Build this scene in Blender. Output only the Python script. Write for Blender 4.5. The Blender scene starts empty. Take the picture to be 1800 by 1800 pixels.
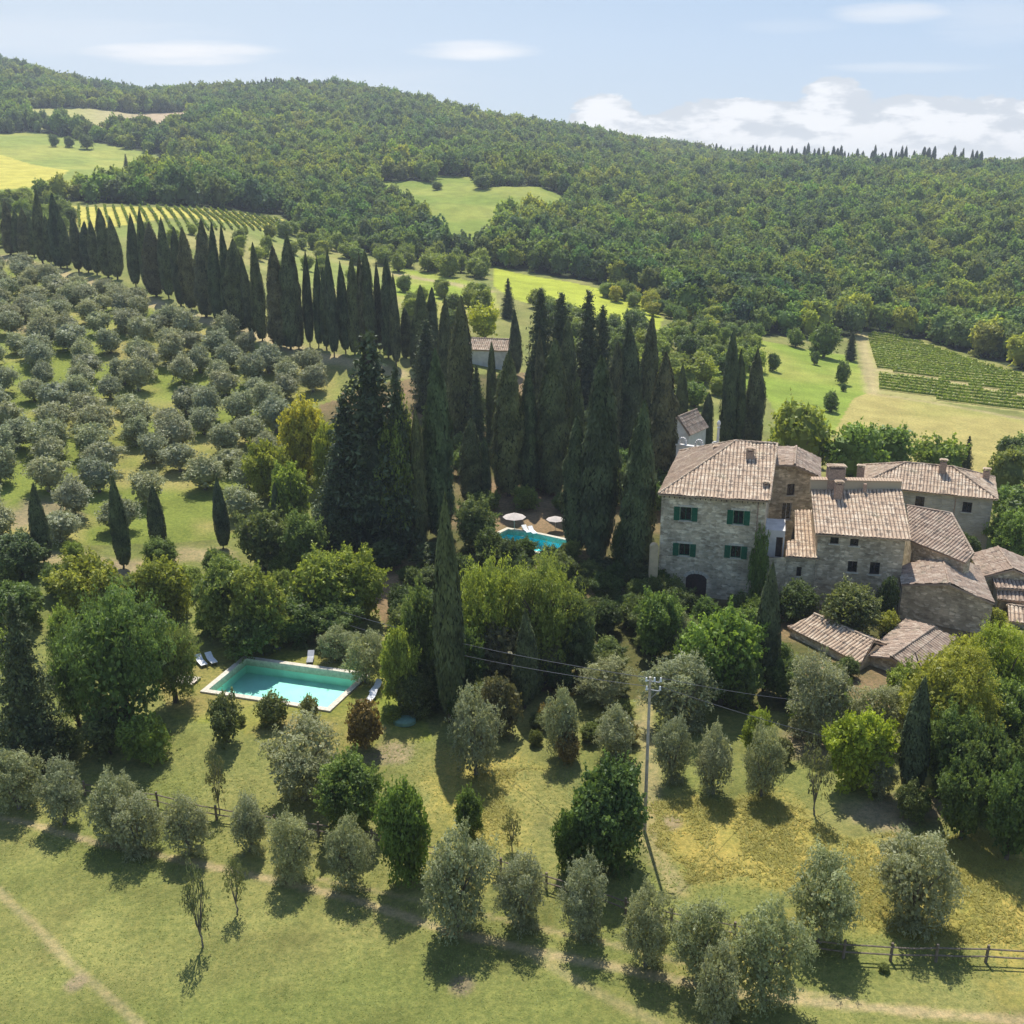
import bpy, bmesh, math, random
import numpy as np
from mathutils import Vector, Matrix
random.seed(7)
rng = np.random.default_rng(11)
SC = bpy.context.scene
COL = SC.collection
R = math.radians

# ------------------------------------------------------------------ camera, sky, sun, exposure
PITCH = R(17.8)
CAMZ = 45.0
cam_data = bpy.data.cameras.new('camera')
cam = bpy.data.objects.new('camera', cam_data)
COL.objects.link(cam)
cam.location = (0, 0, CAMZ)
cam.rotation_euler = (math.pi / 2 - PITCH, 0, 0)
cam_data.sensor_width = 36
cam_data.lens = 36
cam_data.clip_start = 0.5
cam_data.clip_end = 8000
SC.camera = cam
SC.view_settings.view_transform = 'Standard'
SC.view_settings.look = 'None'
SC.view_settings.exposure = 0.5
SC.view_settings.gamma = 1
SC.render.film_transparent = False
SC.cycles.use_denoising = True
SC.cycles.max_bounces = 6
SC.cycles.diffuse_bounces = 3
SC.cycles.glossy_bounces = 2
SC.cycles.transmission_bounces = 4
SC.cycles.transparent_max_bounces = 6
SC.cycles.volume_bounces = 0
SC.cycles.caustics_reflective = False
SC.cycles.caustics_refractive = False

SUN_EL = R(60)
SUN_AZ = R(-4)          # measured from +Y towards +X
world = bpy.data.worlds.new('World')
SC.world = world
world.use_nodes = True


class NT:
    """small helper for node trees"""
    def __init__(s, tree):
        s.t = tree
        s.t.nodes.clear()

    def n(s, typ, ins=None, **kw):
        nd = s.t.nodes.new(typ)
        for k, v in kw.items():
            setattr(nd, k, v)
        if ins:
            for k, v in ins.items():
                s.set(nd.inputs[k], v)
        return nd

    def set(s, sock, v):
        if hasattr(v, 'is_linked') or hasattr(v, 'links'):
            s.t.links.new(v, sock)
        else:
            sock.default_value = v

    def m(s, op, a, b=0.0, c=0.0, clamp=False):
        nd = s.t.nodes.new('ShaderNodeMath')
        nd.operation = op
        nd.use_clamp = clamp
        for i, v in enumerate((a, b, c)):
            s.set(nd.inputs[i], v)
        return nd.outputs[0]

    def ramp(s, x, a, b, lo=0.0, hi=1.0, smooth=True):
        nd = s.t.nodes.new('ShaderNodeMapRange')
        if smooth:
            nd.interpolation_type = 'SMOOTHSTEP'
        for i, v in enumerate((x, a, b, lo, hi)):
            s.set(nd.inputs[i], v)
        return nd.outputs[0]

    def mix(s, f, a, b, mode='MIX'):
        nd = s.t.nodes.new('ShaderNodeMix')
        nd.data_type = 'RGBA'
        nd.blend_type = mode
        s.set(nd.inputs[0], f)
        for sock, v in ((nd.inputs[6], a), (nd.inputs[7], b)):
            if isinstance(v, tuple) and len(v) == 3:
                v = (*v, 1)
            s.set(sock, v)
        return nd.outputs[2]

    def noise(s, vec, scale, detail=4.0, rough=0.55, out=0, dist=0.0):
        nd = s.t.nodes.new('ShaderNodeTexNoise')
        if vec is not None:
            s.t.links.new(vec, nd.inputs['Vector'])
        nd.inputs['Scale'].default_value = scale
        nd.inputs['Detail'].default_value = detail
        nd.inputs['Roughness'].default_value = rough
        nd.inputs['Distortion'].default_value = dist
        return nd.outputs[out]

    def link(s, a, b):
        s.t.links.new(a, b)


def pix_dir(px, py):
    c, s = math.cos(PITCH), math.sin(PITCH)
    u, v = (px - 900) / 1800, (900 - py) / 1800
    return u, c + v * s, -s + v * c


def build_world():
    N = NT(world.node_tree)
    out = N.n('ShaderNodeOutputWorld')
    sky = N.n('ShaderNodeTexSky', sky_type='NISHITA', sun_disc=False)
    sky.sun_elevation = SUN_EL
    sky.sun_rotation = SUN_AZ
    sky.altitude = 400
    sky.air_density = 1.0
    sky.dust_density = 0.6
    sky.ozone_density = 2.5
    tc = N.n('ShaderNodeTexCoord')
    sep = N.n('ShaderNodeSeparateXYZ', {0: tc.outputs['Generated']})
    X, Y, Z = sep.outputs
    Ys = N.m('MAXIMUM', Y, 0.05)
    U = N.m('DIVIDE', X, Ys)
    W = N.m('DIVIDE', Z, Ys)
    front = N.ramp(Y, 0.1, 0.3)
    comb = N.n('ShaderNodeCombineXYZ', {0: N.m('MULTIPLY', U, 1.0), 1: N.m('MULTIPLY', W, 3.0), 2: 0.0})
    V = comb.outputs[0]
    # wispy thin clouds as ellipses at fixed directions of the sky
    wn = N.noise(V, 14.0, 6.0, 0.6)
    comb2 = N.n('ShaderNodeCombineXYZ', {0: N.m('MULTIPLY', U, 1.0), 1: N.m('MULTIPLY', W, 9.0), 2: 0.0})
    wn2 = N.noise(comb2.outputs[0], 9.0, 5.0, 0.6)
    total = None
    for (px, py, rx, ry, amt) in ((322, 92, 150, 17, 1.0), (838, 88, 105, 13, 0.9), (1568, 22, 100, 16, 0.6),
                                  (1600, 119, 130, 8, 0.35), (1760, 30, 120, 40, 0.25), (1390, 45, 80, 12, 0.15),
                                  (60, 60, 300, 30, 0.22), (560, 150, 300, 30, 0.16)):
        d0 = pix_dir(px, py)
        u0, w0 = d0[0] / d0[1], d0[2] / d0[1]
        ax, ay = rx / 1800 * 1.05, ry / 1800 * 1.1
        du = N.m('POWER', N.m('ABSOLUTE', N.m('DIVIDE', N.m('SUBTRACT', U, u0), ax)), 2.0)
        dw = N.m('POWER', N.m('ABSOLUTE', N.m('DIVIDE', N.m('SUBTRACT', W, w0), ay)), 2.0)
        r = N.m('ADD', N.m('ADD', du, dw), N.m('MULTIPLY', N.m('SUBTRACT', wn2, 0.5), 2.2))
        mk = N.m('MULTIPLY', N.ramp(r, 1.35, -0.2), amt)
        total = mk if total is None else N.m('MAXIMUM', total, mk)
    # cumulus bank low on the right, with rounded tops
    vor = N.n('ShaderNodeTexVoronoi', {'Scale': 16.0, 'Vector': V}, feature='SMOOTH_F1')
    vor2 = N.n('ShaderNodeTexVoronoi', {'Scale': 38.0, 'Vector': V}, feature='SMOOTH_F1')
    tops = None
    for (px, py, rx, ry) in ((1065, 213, 62, 42), (1170, 232, 90, 26), (1280, 215, 120, 34), (1360, 212, 70, 36), (1462, 205, 72, 56), (1560, 215, 90, 34),
                             (1606, 205, 60, 34), (1680, 215, 80, 40), (1745, 200, 70, 30), (1820, 215, 90, 40),
                             (1240, 250, 260, 26), (1500, 262, 420, 46), (1800, 262, 400, 52), (1120, 245, 110, 24)):
        d0 = pix_dir(px, py)
        u0, w0 = d0[0] / d0[1], d0[2] / d0[1]
        ax, ay = rx / 1800 * 1.05, ry / 1800 * 1.1
        du = N.m('POWER', N.m('ABSOLUTE', N.m('DIVIDE', N.m('SUBTRACT', U, u0), ax)), 2.0)
        dw = N.m('POWER', N.m('ABSOLUTE', N.m('DIVIDE', N.m('SUBTRACT', W, w0), ay)), 2.0)
        r = N.m('SUBTRACT', 1.0, N.m('ADD', du, dw))
        tops = r if tops is None else N.m('MAXIMUM', tops, r)
    fn = N.noise(V, 26.0, 7.0, 0.62)
    t2 = N.m('ADD', tops, N.m('MULTIPLY', N.m('SUBTRACT', fn, 0.5), 1.7))
    t2 = N.m('SUBTRACT', t2, N.m('MULTIPLY', vor2.outputs['Distance'], 0.45))
    t2 = N.m('SUBTRACT', t2, N.m('MULTIPLY', vor.outputs['Distance'], 0.5))
    cum = N.ramp(t2, -0.42, -0.16)
    shade = N.m('ADD', N.noise(V, 17.0, 6.0, 0.6), N.m('MULTIPLY', t2, .12))
    shade2 = N.ramp(shade, 0.44, 0.60)
    hue = N.mix(shade2, (3.75, 3.95, 4.15), (5.5, 5.5, 5.5))
    hz = N.ramp(W, 0.01, 0.05)
    hue = N.mix(hz, (4.5, 4.65, 4.8), hue)
    # pale veil towards the left and the horizon
    veil = N.ramp(W, 0.34, 0.0, 0.35, 0.85)
    veil = N.m('MULTIPLY', veil, N.ramp(U, 0.6, -0.6, 0.55, 1.15))
    vcol = N.mix(N.m('MULTIPLY', N.ramp(U, .35, -.55), 1.0), (2.35, 3.2, 4.3), (3.5, 4.0, 4.5))
    vcol = N.mix(N.ramp(W, .20, .0, 0, .75), vcol, (3.65, 4.05, 4.4))
    base = N.mix(N.m('MULTIPLY', N.ramp(W, .55, .2, 0, .93), front), sky.outputs[0], vcol)
    c1 = N.mix(N.m('MULTIPLY', total, front), base, (5.3, 5.3, 5.3))
    c2 = N.mix(N.m('MULTIPLY', N.m('MULTIPLY', cum, front), 0.95), c1, hue)
    bg = N.n('ShaderNodeBackground', {'Color': c2, 'Strength': 0.13})
    N.link(bg.outputs[0], out.inputs[0])


build_world()
sun_d = bpy.data.lights.new('sun', 'SUN')
sun_d.energy = 4.6
sun_d.angle = R(0.53)
sun_d.color = (1.0, 0.955, 0.88)
sun = bpy.data.objects.new('sun', sun_d)
COL.objects.link(sun)
sdir = Vector((math.sin(SUN_AZ) * math.cos(SUN_EL), math.cos(SUN_AZ) * math.cos(SUN_EL), math.sin(SUN_EL)))
sun.rotation_euler = sdir.to_track_quat('Z', 'Y').to_euler()
sun.location = (0, 0, 300)

# ------------------------------------------------------------------ helpers: projection and land form
CP, SP = math.cos(PITCH), math.sin(PITCH)
ROWS = [-20, 25, 48, 60, 75, 90, 110, 140, 170, 200, 250, 320, 400, 500, 650, 800, 1000, 1150, 1400, 1620]
COLS = [-0.9, -0.7, -.5, -1 / 3, -1 / 6, 0, 1 / 6, 1 / 3, .5, 0.7, 0.9]
TAB = {
    -20: [0, 0, 0, 0, 0, .3, 1],
    25: [0, 0, 0, 0, 0, .3, 1],
    48: [0, 0, 0, 0, .3, .8, 1.2],
    60: [.3, .3, .3, .5, .9, 1.4, 1.6],
    75: [.5, .5, .6, 1, 1.4, 1.9, 2],
    90: [1.6, 1.3, 1.3, 1.6, 1.9, 2, 2],
    110: [4.8, 3, 2.4, 3, 3, 2.2, 1.2],
    140: [9, 6.5, 5.5, 5, 4, 3, .8],
    170: [14, 10.5, 9.5, 7.5, 4.4, 2, 0],
    200: [18, 16.5, 15.2, 9.5, 5, 1.5, -.5],
    250: [23, 22.5, 17, 11.5, 6.5, 1, -1],
    320: [30, 31, 18.5, 14, 8.5, 0, -4],
    400: [38, 37.5, 24, 21, 13, 7, 5],
    500: [50, 44, 36, 34, 23, 23, 23],
    650: [69, 62, 57, 53, 38, 37, 37],
    800: [96, 88, 82, 70, 48, 49, 48],
    1000: [137, 112, 112, 92, 61, 52, 50],
    1150: [168, 126, 132, 94, 70, 50, 48],
    1400: [120, 90, 90, 80, 60, 45, 40],
    1620: [90, 60, 60, 60, 50, 40, 35],
}


def catmull(xs, ys, xq):
    xs = np.asarray(xs, float)
    ys = np.asarray(ys, float)
    d = np.diff(ys) / np.diff(xs)
    m = np.zeros(len(xs))
    m[1:-1] = np.where(d[:-1] * d[1:] > 0, 2 * d[:-1] * d[1:] / (d[:-1] + d[1:] + 1e-12), 0)
    m[0], m[-1] = d[0], d[-1]
    i = np.clip(np.searchsorted(xs, xq) - 1, 0, len(xs) - 2)
    h = xs[i + 1] - xs[i]
    t = (np.clip(xq, xs[0], xs[-1]) - xs[i]) / h
    return (ys[i] * (2 * t**3 - 3 * t**2 + 1) + m[i] * h * (t**3 - 2 * t**2 + t)
            + ys[i + 1] * (-2 * t**3 + 3 * t**2) + m[i + 1] * h * (t**3 - t**2))


def warp(y):
    return np.log(np.asarray(y, float) + 60.0)


_ry = warp(ROWS)
FY = np.linspace(_ry[0], _ry[-1], 700)
FA = np.linspace(-0.9, 0.9, 241)
_tab = []
for r_ in ROWS:
    v = TAB[r_]
    e0 = v[0] + (v[0] - v[1]) * .5
    e1 = v[-1] + (v[-1] - v[-2]) * .4
    _tab.append(catmull(COLS, [e0, e0, *v, e1, e1], FA))
_tab = np.array(_tab)
GRID = np.stack([catmull(_ry, _tab[:, j], FY) for j in range(len(FA))], 1)


def hash2(ix, iy, seed):
    h = (ix.astype(np.int64) * 374761393 + iy.astype(np.int64) * 668265263 + seed * 974711) & 0xffffffff
    h = ((h ^ (h >> 13)) * 1274126177) & 0xffffffff
    return ((h ^ (h >> 16)) & 0xffff) / 65535.0


def vnoise(x, y, seed=0):
    x = np.asarray(x, float)
    y = np.asarray(y, float)
    ix, iy = np.floor(x), np.floor(y)
    fx, fy = x - ix, y - iy
    fx = fx * fx * (3 - 2 * fx)
    fy = fy * fy * (3 - 2 * fy)
    a, b = hash2(ix, iy, seed), hash2(ix + 1, iy, seed)
    c, d = hash2(ix, iy + 1, seed), hash2(ix + 1, iy + 1, seed)
    return (a * (1 - fx) + b * fx) * (1 - fy) + (c * (1 - fx) + d * fx) * fy


def fbm(x, y, seed=0, o=4):
    s, a, t = 0, 1, 0
    for k in range(o):
        s = s + a * vnoise(x * 2**k, y * 2**k, seed + k)
        t += a
        a *= .5
    return s / t


POOLS = []      # (cx, cy, radius flat, radius blend, z, poly)


def inpoly(x, y, poly):
    x = np.asarray(x, float)
    y = np.asarray(y, float)
    res = np.zeros(x.shape, bool)
    n = len(poly)
    for i in range(n):
        x0, y0 = poly[i]
        x1, y1 = poly[(i + 1) % n]
        if y0 == y1:
            continue
        c = ((y0 > y) != (y1 > y)) & (x < (x1 - x0) * (y - y0) / (y1 - y0) + x0)
        res ^= c
    return res


def zt(x, y, carve=False):
    x = np.asarray(x, float)
    y = np.asarray(y, float)
    a = x / np.maximum(y, 25)
    fy = np.clip((warp(np.maximum(y, -20)) - FY[0]) / (FY[1] - FY[0]), 0, len(FY) - 1.001)
    fa = np.clip((a - FA[0]) / (FA[1] - FA[0]), 0, len(FA) - 1.001)
    iy, ia = fy.astype(int), fa.astype(int)
    ty, ta = fy - iy, fa - ia
    z = ((GRID[iy, ia] * (1 - ta) + GRID[iy, ia + 1] * ta) * (1 - ty)
         + (GRID[iy + 1, ia] * (1 - ta) + GRID[iy + 1, ia + 1] * ta) * ty)
    far = np.clip((y - 150) / 500, 0, 1)
    z = z + (fbm(x / 18, y / 18, 3, 3) - .5) * (.35 + .5 * far) + (fbm(x / 90, y / 90, 9, 3) - .5) * (9 * far)
    for (cx, cy, r0, r1, zz, poly) in POOLS:
        d = np.hypot(x - cx, y - cy)
        k = np.clip((r1 - d) / (r1 - r0), 0, 1)
        k = k * k * (3 - 2 * k)
        z = z * (1 - k) + (zz) * k
        if carve:
            z = np.where(inpoly(x, y, offset_poly(poly, .22) if len(poly) > 2 else poly), zz - 2.4, z)
    return z


def at(px, py, z):
    """world point on the height z seen through the reference pixel (1800 px frame)"""
    d = pix_dir(px, py)
    t = (z - CAMZ) / d[2]
    return Vector((d[0] * t, d[1] * t, z))


_YS = np.concatenate([np.arange(20, 200, .5), np.arange(200, 1500, 2.0)])


def ground(px, py):
    """where the ray of that pixel meets the land"""
    d = pix_dir(px, py)
    t = _YS / d[1]
    x, y, z = d[0] * t, _YS, CAMZ + d[2] * t
    h = zt(x, y) - z
    k = np.where(h > 0)[0]
    if len(k) == 0:
        i = int(np.argmax(h))
        return Vector((x[i], y[i], float(zt(x[i], y[i]))))
    i = max(k[0], 1)
    f = h[i - 1] / (h[i - 1] - h[i])
    xx = x[i - 1] + (x[i] - x[i - 1]) * f
    yy = y[i - 1] + (y[i] - y[i - 1]) * f
    return Vector((xx, yy, float(zt(xx, yy))))


def project(x, y, z):
    dz = z - CAMZ
    dep = y * CP - dz * SP
    return 900 + 1800 * x / dep, 900 - 1800 * (y * SP + dz * CP) / dep


def gpoly(pts):
    return [tuple(ground(*p)[:2]) for p in pts]


def at_y(px, py, Y):
    d = pix_dir(px, py)
    t = Y / d[1]
    return Vector((d[0] * t, Y, CAMZ + d[2] * t))


# ------------------------------------------------------------------ object helpers
def setp(o, label=None, cat=None, group=None, kind=None):
    if label:
        o['label'] = label
    if cat:
        o['category'] = cat
    if group:
        o['group'] = group
    if kind:
        o['kind'] = kind
    return o


def empty(name, loc, label=None, cat=None, group=None, rz=0.0):
    o = bpy.data.objects.new(name, None)
    COL.objects.link(o)
    o.location = loc
    o.rotation_euler = (0, 0, rz)
    o.empty_display_size = .5
    return setp(o, label, cat, group)


def obj(name, me, mat=None, parent=None, label=None, cat=None, group=None, kind=None, loc=None):
    if isinstance(me, bmesh.types.BMesh):
        b = me
        me = bpy.data.meshes.new(name)
        b.to_mesh(me)
        b.free()
    if mat is not None and len(me.materials) == 0:
        me.materials.append(mat)
    o = bpy.data.objects.new(name, me)
    COL.objects.link(o)
    if parent is not None:
        o.parent = parent
        # meshes are modelled in world space when the thing sits at loc: shift back
    if loc is not None:
        o.location = loc
    return setp(o, label, cat, group, kind)


def child_world(name, bm, mat, parent, label=None):
    """part whose mesh is given in world space under an unrotated thing"""
    off = parent.location if parent.parent is None else parent.location + parent.parent.location
    bmesh.ops.translate(bm, verts=bm.verts, vec=-Vector(off))
    return obj(name, bm, mat, parent, label)


def quads_mesh(name, P, tone=None):
    """P: (n,4,3) quads"""
    n = len(P)
    me = bpy.data.meshes.new(name)
    me.vertices.add(n * 4)
    me.vertices.foreach_set('co', P.reshape(-1).astype(np.float32))
    me.loops.add(n * 4)
    me.loops.foreach_set('vertex_index', np.arange(n * 4, dtype=np.int32))
    me.polygons.add(n)
    me.polygons.foreach_set('loop_start', np.arange(0, n * 4, 4, dtype=np.int32))
    me.polygons.foreach_set('loop_total', np.full(n, 4, np.int32))
    if tone is not None:
        at_ = me.attributes.new('tone', 'FLOAT', 'FACE')
        at_.data.foreach_set('value', tone.astype(np.float32))
    me.update()
    me.validate()
    return me


def box(bm, c, sx, sy, sz, rz=0.0, rx=0.0, ry=0.0):
    M = Matrix.Translation(c) @ Matrix.Rotation(rz, 4, 'Z') @ Matrix.Rotation(rx, 4, 'X') @ Matrix.Rotation(ry, 4, 'Y') @ Matrix.Diagonal((sx, sy, sz, 1))
    bmesh.ops.create_cube(bm, size=1, matrix=M)


def tube(bm, p0, p1, r0, r1=None, seg=8):
    p0, p1 = Vector(p0), Vector(p1)
    r1 = r0 if r1 is None else r1
    d = p1 - p0
    L = d.length
    if L < 1e-5:
        return
    M = Matrix.Translation((p0 + p1) / 2) @ d.to_track_quat('Z', 'Y').to_matrix().to_4x4()
    bmesh.ops.create_cone(bm, cap_ends=True, segments=seg, radius1=r0, radius2=max(r1, 1e-4), depth=L, matrix=M)


# ------------------------------------------------------------------ materials
def new_mat(name):
    m = bpy.data.materials.new(name)
    m.use_nodes = True
    N = NT(m.node_tree)
    out = N.n('ShaderNodeOutputMaterial')
    p = N.n('ShaderNodeBsdfPrincipled')
    N.link(p.outputs[0], out.inputs[0])
    p.inputs['Specular IOR Level'].default_value = 0.25
    return m, N, p, out


def plain_mat(name, col, rough=.7, var=.12, scale=3.0, metal=0.0, spec=.3):
    m, N, p, out = new_mat(name)
    tc = N.n('ShaderNodeTexCoord')
    nz = N.noise(tc.outputs['Object'], scale, 5)
    f = N.ramp(nz, .3, .7, 1 - var, 1 + var)
    c = N.mix(1.0, (*col, 1), N.n('ShaderNodeCombineColor', {0: f, 1: f, 2: f}).outputs[0], 'MULTIPLY')
    N.link(c, p.inputs['Base Color'])
    p.inputs['Roughness'].default_value = rough
    p.inputs['Metallic'].default_value = metal
    p.inputs['Specular IOR Level'].default_value = spec
    return m


def leaf_mat(name, dark, light, rough=.6, trans=.28, spec=.25, rnd=.15, warm=(1.15, 1.1, .7)):
    m, N, p, out = new_mat(name)
    at_ = N.n('ShaderNodeAttribute', attribute_name='tone')
    oi = N.n('ShaderNodeObjectInfo')
    c = N.mix(at_.outputs['Fac'], dark, light)
    r = N.ramp(oi.outputs['Random'], 0, 1, 1 - rnd, 1 + rnd, smooth=False)
    r2 = N.ramp(N.m('FRACT', N.m('MULTIPLY', oi.outputs['Random'], 7.13)), 0, 1, 1 - rnd * .5, 1 + rnd * .5, smooth=False)
    rc = N.n('ShaderNodeCombineColor', {0: N.m('MULTIPLY', r, r2), 1: r, 2: 1.0}).outputs[0]
    c = N.mix(1.0, c, rc, 'MULTIPLY')
    if name == 'forest_leaves':
        pn = N.noise(oi.outputs['Location'], .011, 4, .6)
        pn2 = N.noise(oi.outputs['Location'], .045, 3, .6)
        c = N.mix(1.0, c, N.mix(N.ramp(pn, .38, .62), (.78, .86, .95), (1.22, 1.14, .88)), 'MULTIPLY')
        c = N.mix(1.0, c, N.mix(N.ramp(pn2, .35, .65), (.82, .88, .92), (1.2, 1.12, .95)), 'MULTIPLY')
    c = N.mix(1.0, c, oi.outputs['Color'], 'MULTIPLY')
    N.link(c, p.inputs['Base Color'])
    p.inputs['Roughness'].default_value = rough
    p.inputs['Specular IOR Level'].default_value = spec
    tr = N.n('ShaderNodeBsdfTranslucent', {'Color': N.mix(1.0, c, (*warm, 1), 'MULTIPLY')})
    mx = N.n('ShaderNodeMixShader', {0: trans, 1: p.outputs[0], 2: tr.outputs[0]})
    N.link(mx.outputs[0], out.inputs[0])
    return m


M_OLIVE = leaf_mat('olive_leaves', (.15, .17, .075), (.46, .48, .27), .55, .38, .35, .08, (1.25, 1.2, .75))
M_OLIVE_FAR = leaf_mat('olive_leaves_grove', (.17, .185, .085), (.50, .52, .31), .6, .30, .35, .10, (1.2, 1.15, .8))
M_CYP = leaf_mat('cypress_foliage', (.020, .030, .012), (.15, .18, .07), .7, .10, .2, .12)
M_BROAD = leaf_mat('broad_leaves', (.085, .12, .030), (.34, .395, .115), .5, .46, .3, .14)
M_CONIF = leaf_mat('conifer_needles', (.03, .045, .02), (.14, .175, .07), .6, .12, .25, .12)
M_FOREST = leaf_mat('forest_leaves', (.09, .135, .040), (.32, .415, .135), .6, .46, .2, .30)
M_SHRUB = leaf_mat('shrub_leaves', (.08, .10, .03), (.29, .31, .11), .55, .36, .3, .15)
M_VINE = leaf_mat('vine_leaves', (.10, .16, .025), (.26, .34, .06), .5, .35, .3, .05)
M_GRASS = leaf_mat('grass_blades', (.24, .25, .07), (.33, .33, .10), .6, .30, .2, .0, (1.1, 1.05, .6))
M_BARK = plain_mat('bark', (.10, .078, .055), .9, .3, 6)
M_BARKG = plain_mat('olive_bark', (.17, .15, .12), .9, .3, 6)


def stone_mat(name, c1, c2, c3, sc=1.0, mort=(.36, .32, .26), tint=.35):
    m, N, p, out = new_mat(name)
    uv = N.n('ShaderNodeUVMap')
    nzv = N.noise(uv.outputs[0], 1.4, 2, out=1)
    mp = N.n('ShaderNodeVectorMath', {0: uv.outputs[0], 1: N.n('ShaderNodeVectorMath', {0: nzv, 'Scale': .28}, operation='SCALE').outputs[0]}, operation='ADD')
    ms = N.n('ShaderNodeMapping', {'Vector': mp.outputs[0], 'Scale': (2.0 * sc, 4.2 * sc, 1)})
    v = N.n('ShaderNodeTexVoronoi', {'Vector': ms.outputs[0], 'Scale': 1.0, 'Randomness': .75})
    ve = N.n('ShaderNodeTexVoronoi', {'Vector': ms.outputs[0], 'Scale': 1.0, 'Randomness': .75}, feature='DISTANCE_TO_EDGE')
    sp = N.n('ShaderNodeSeparateColor', {0: v.outputs['Color']})
    c = N.mix(sp.outputs[0], c1, c2)
    c = N.mix(N.ramp(sp.outputs[1], .65, .85), c, c3)
    edge = N.ramp(ve.outputs['Distance'], .02, .10)
    c = N.mix(edge, (*mort, 1), c)
    big = N.noise(uv.outputs[0], .45, 5, .65)
    f = N.ramp(big, .3, .7, 1 - tint, 1 + tint * .7)
    c = N.mix(1.0, c, N.n('ShaderNodeCombineColor', {0: f, 1: f, 2: f}).outputs[0], 'MULTIPLY')
    N.link(c, p.inputs['Base Color'])
    p.inputs['Roughness'].default_value = .9
    bp = N.n('ShaderNodeBump', {'Strength': .8, 'Distance': .06, 'Height': N.m('ADD', edge, N.m('MULTIPLY', N.noise(uv.outputs[0], 9, 4), .6))})
    N.link(bp.outputs[0], p.inputs['Normal'])
    return m


M_STONE = stone_mat('rubble_stone', (.68, .56, .375), (.40, .32, .21), (.80, .69, .50), 1.0, (.64, .535, .375))
M_STONE2 = stone_mat('barn_stone', (.58, .465, .31), (.33, .26, .17), (.70, .58, .41), 1.0, (.50, .41, .28))
M_PLASTER = stone_mat('old_plaster', (.46, .41, .32), (.42, .375, .29), (.50, .45, .36), .5, (.45, .4, .32), .22)
M_PALE = plain_mat('pale_plaster', (.62, .60, .56), .85, .12, 1.2)
M_OCHRE = plain_mat('ochre_plaster', (.62, .46, .27), .85, .15, 1.2)


def tile_mat(name, cols, lichen=(.42, .38, .22), lam=.25):
    m, N, p, out = new_mat(name)
    uv = N.n('ShaderNodeUVMap')
    sp = N.n('ShaderNodeSeparateXYZ', {0: uv.outputs[0]})
    iu = N.m('FLOOR', N.m('DIVIDE', sp.outputs[0], .40))
    ivr = N.n('ShaderNodeTexWhiteNoise', {'W': iu}, noise_dimensions='1D')
    iv = N.m('FLOOR', N.m('ADD', N.m('DIVIDE', sp.outputs[1], .45), N.m('MULTIPLY', ivr.outputs[0], .4)))
    cell = N.n('ShaderNodeCombineXYZ', {0: iu, 1: iv, 2: 0.0})
    wn = N.n('ShaderNodeTexWhiteNoise', {'Vector': cell.outputs[0]}, noise_dimensions='3D')
    s2 = N.n('ShaderNodeSeparateColor', {0: wn.outputs['Color']})
    c = N.mix(s2.outputs[0], cols[0], cols[1])
    c = N.mix(N.ramp(s2.outputs[1], .55, .9), c, cols[2])
    c = N.mix(N.ramp(s2.outputs[2], .86, .95), c, cols[3])
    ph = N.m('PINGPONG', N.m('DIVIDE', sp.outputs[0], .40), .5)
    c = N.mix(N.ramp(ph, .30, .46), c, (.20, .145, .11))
    big = N.noise(uv.outputs[0], .35, 6, .65)
    c = N.mix(N.ramp(big, .5, .72, 0, lam), c, (*lichen, 1))
    fine = N.noise(uv.outputs[0], 7, 4, .7)
    f = N.ramp(fine, .3, .7, .78, 1.2)
    c = N.mix(1.0, c, N.n('ShaderNodeCombineColor', {0: f, 1: f, 2: f}).outputs[0], 'MULTIPLY')
    N.link(c, p.inputs['Base Color'])
    p.inputs['Roughness'].default_value = .88
    return m


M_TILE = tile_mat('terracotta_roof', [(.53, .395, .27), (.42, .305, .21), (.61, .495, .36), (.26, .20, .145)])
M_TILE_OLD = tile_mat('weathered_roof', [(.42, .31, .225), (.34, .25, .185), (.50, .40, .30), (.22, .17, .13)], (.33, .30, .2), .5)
M_GREEN = plain_mat('green_paint', (.010, .115, .055), .5, .2, 5)
M_DARK = plain_mat('dark_glass', (.012, .014, .016), .15, .1, 2, 0, .5)
M_DARKWOOD = plain_mat('dark_wood', (.06, .04, .03), .8, .3, 5)
M_BRICK = plain_mat('chimney_brick', (.36, .25, .18), .9, .35, 8)
M_WOOD = plain_mat('fence_wood', (.17, .135, .10), .9, .3, 5)
M_WOODL = plain_mat('pale_wood', (.55, .48, .38), .8, .2, 5)
M_WHITE = plain_mat('white_plastic', (.75, .75, .73), .5, .08, 5)
M_CONC = plain_mat('pole_concrete', (.42, .37, .30), .85, .2, 3)
M_WIRE = plain_mat('wire', (.10, .10, .11), .5, .05, 5)
M_COPING = plain_mat('stone_coping', (.54, .49, .39), .8, .18, 4)
M_CANVAS = plain_mat('parasol_canvas', (.50, .44, .39), .8, .1, 3)
M_TARP = plain_mat('green_cover', (.16, .28, .2), .6, .12, 3)
M_METAL = plain_mat('grey_metal', (.25, .26, .28), .4, .1, 4, .6)


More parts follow.
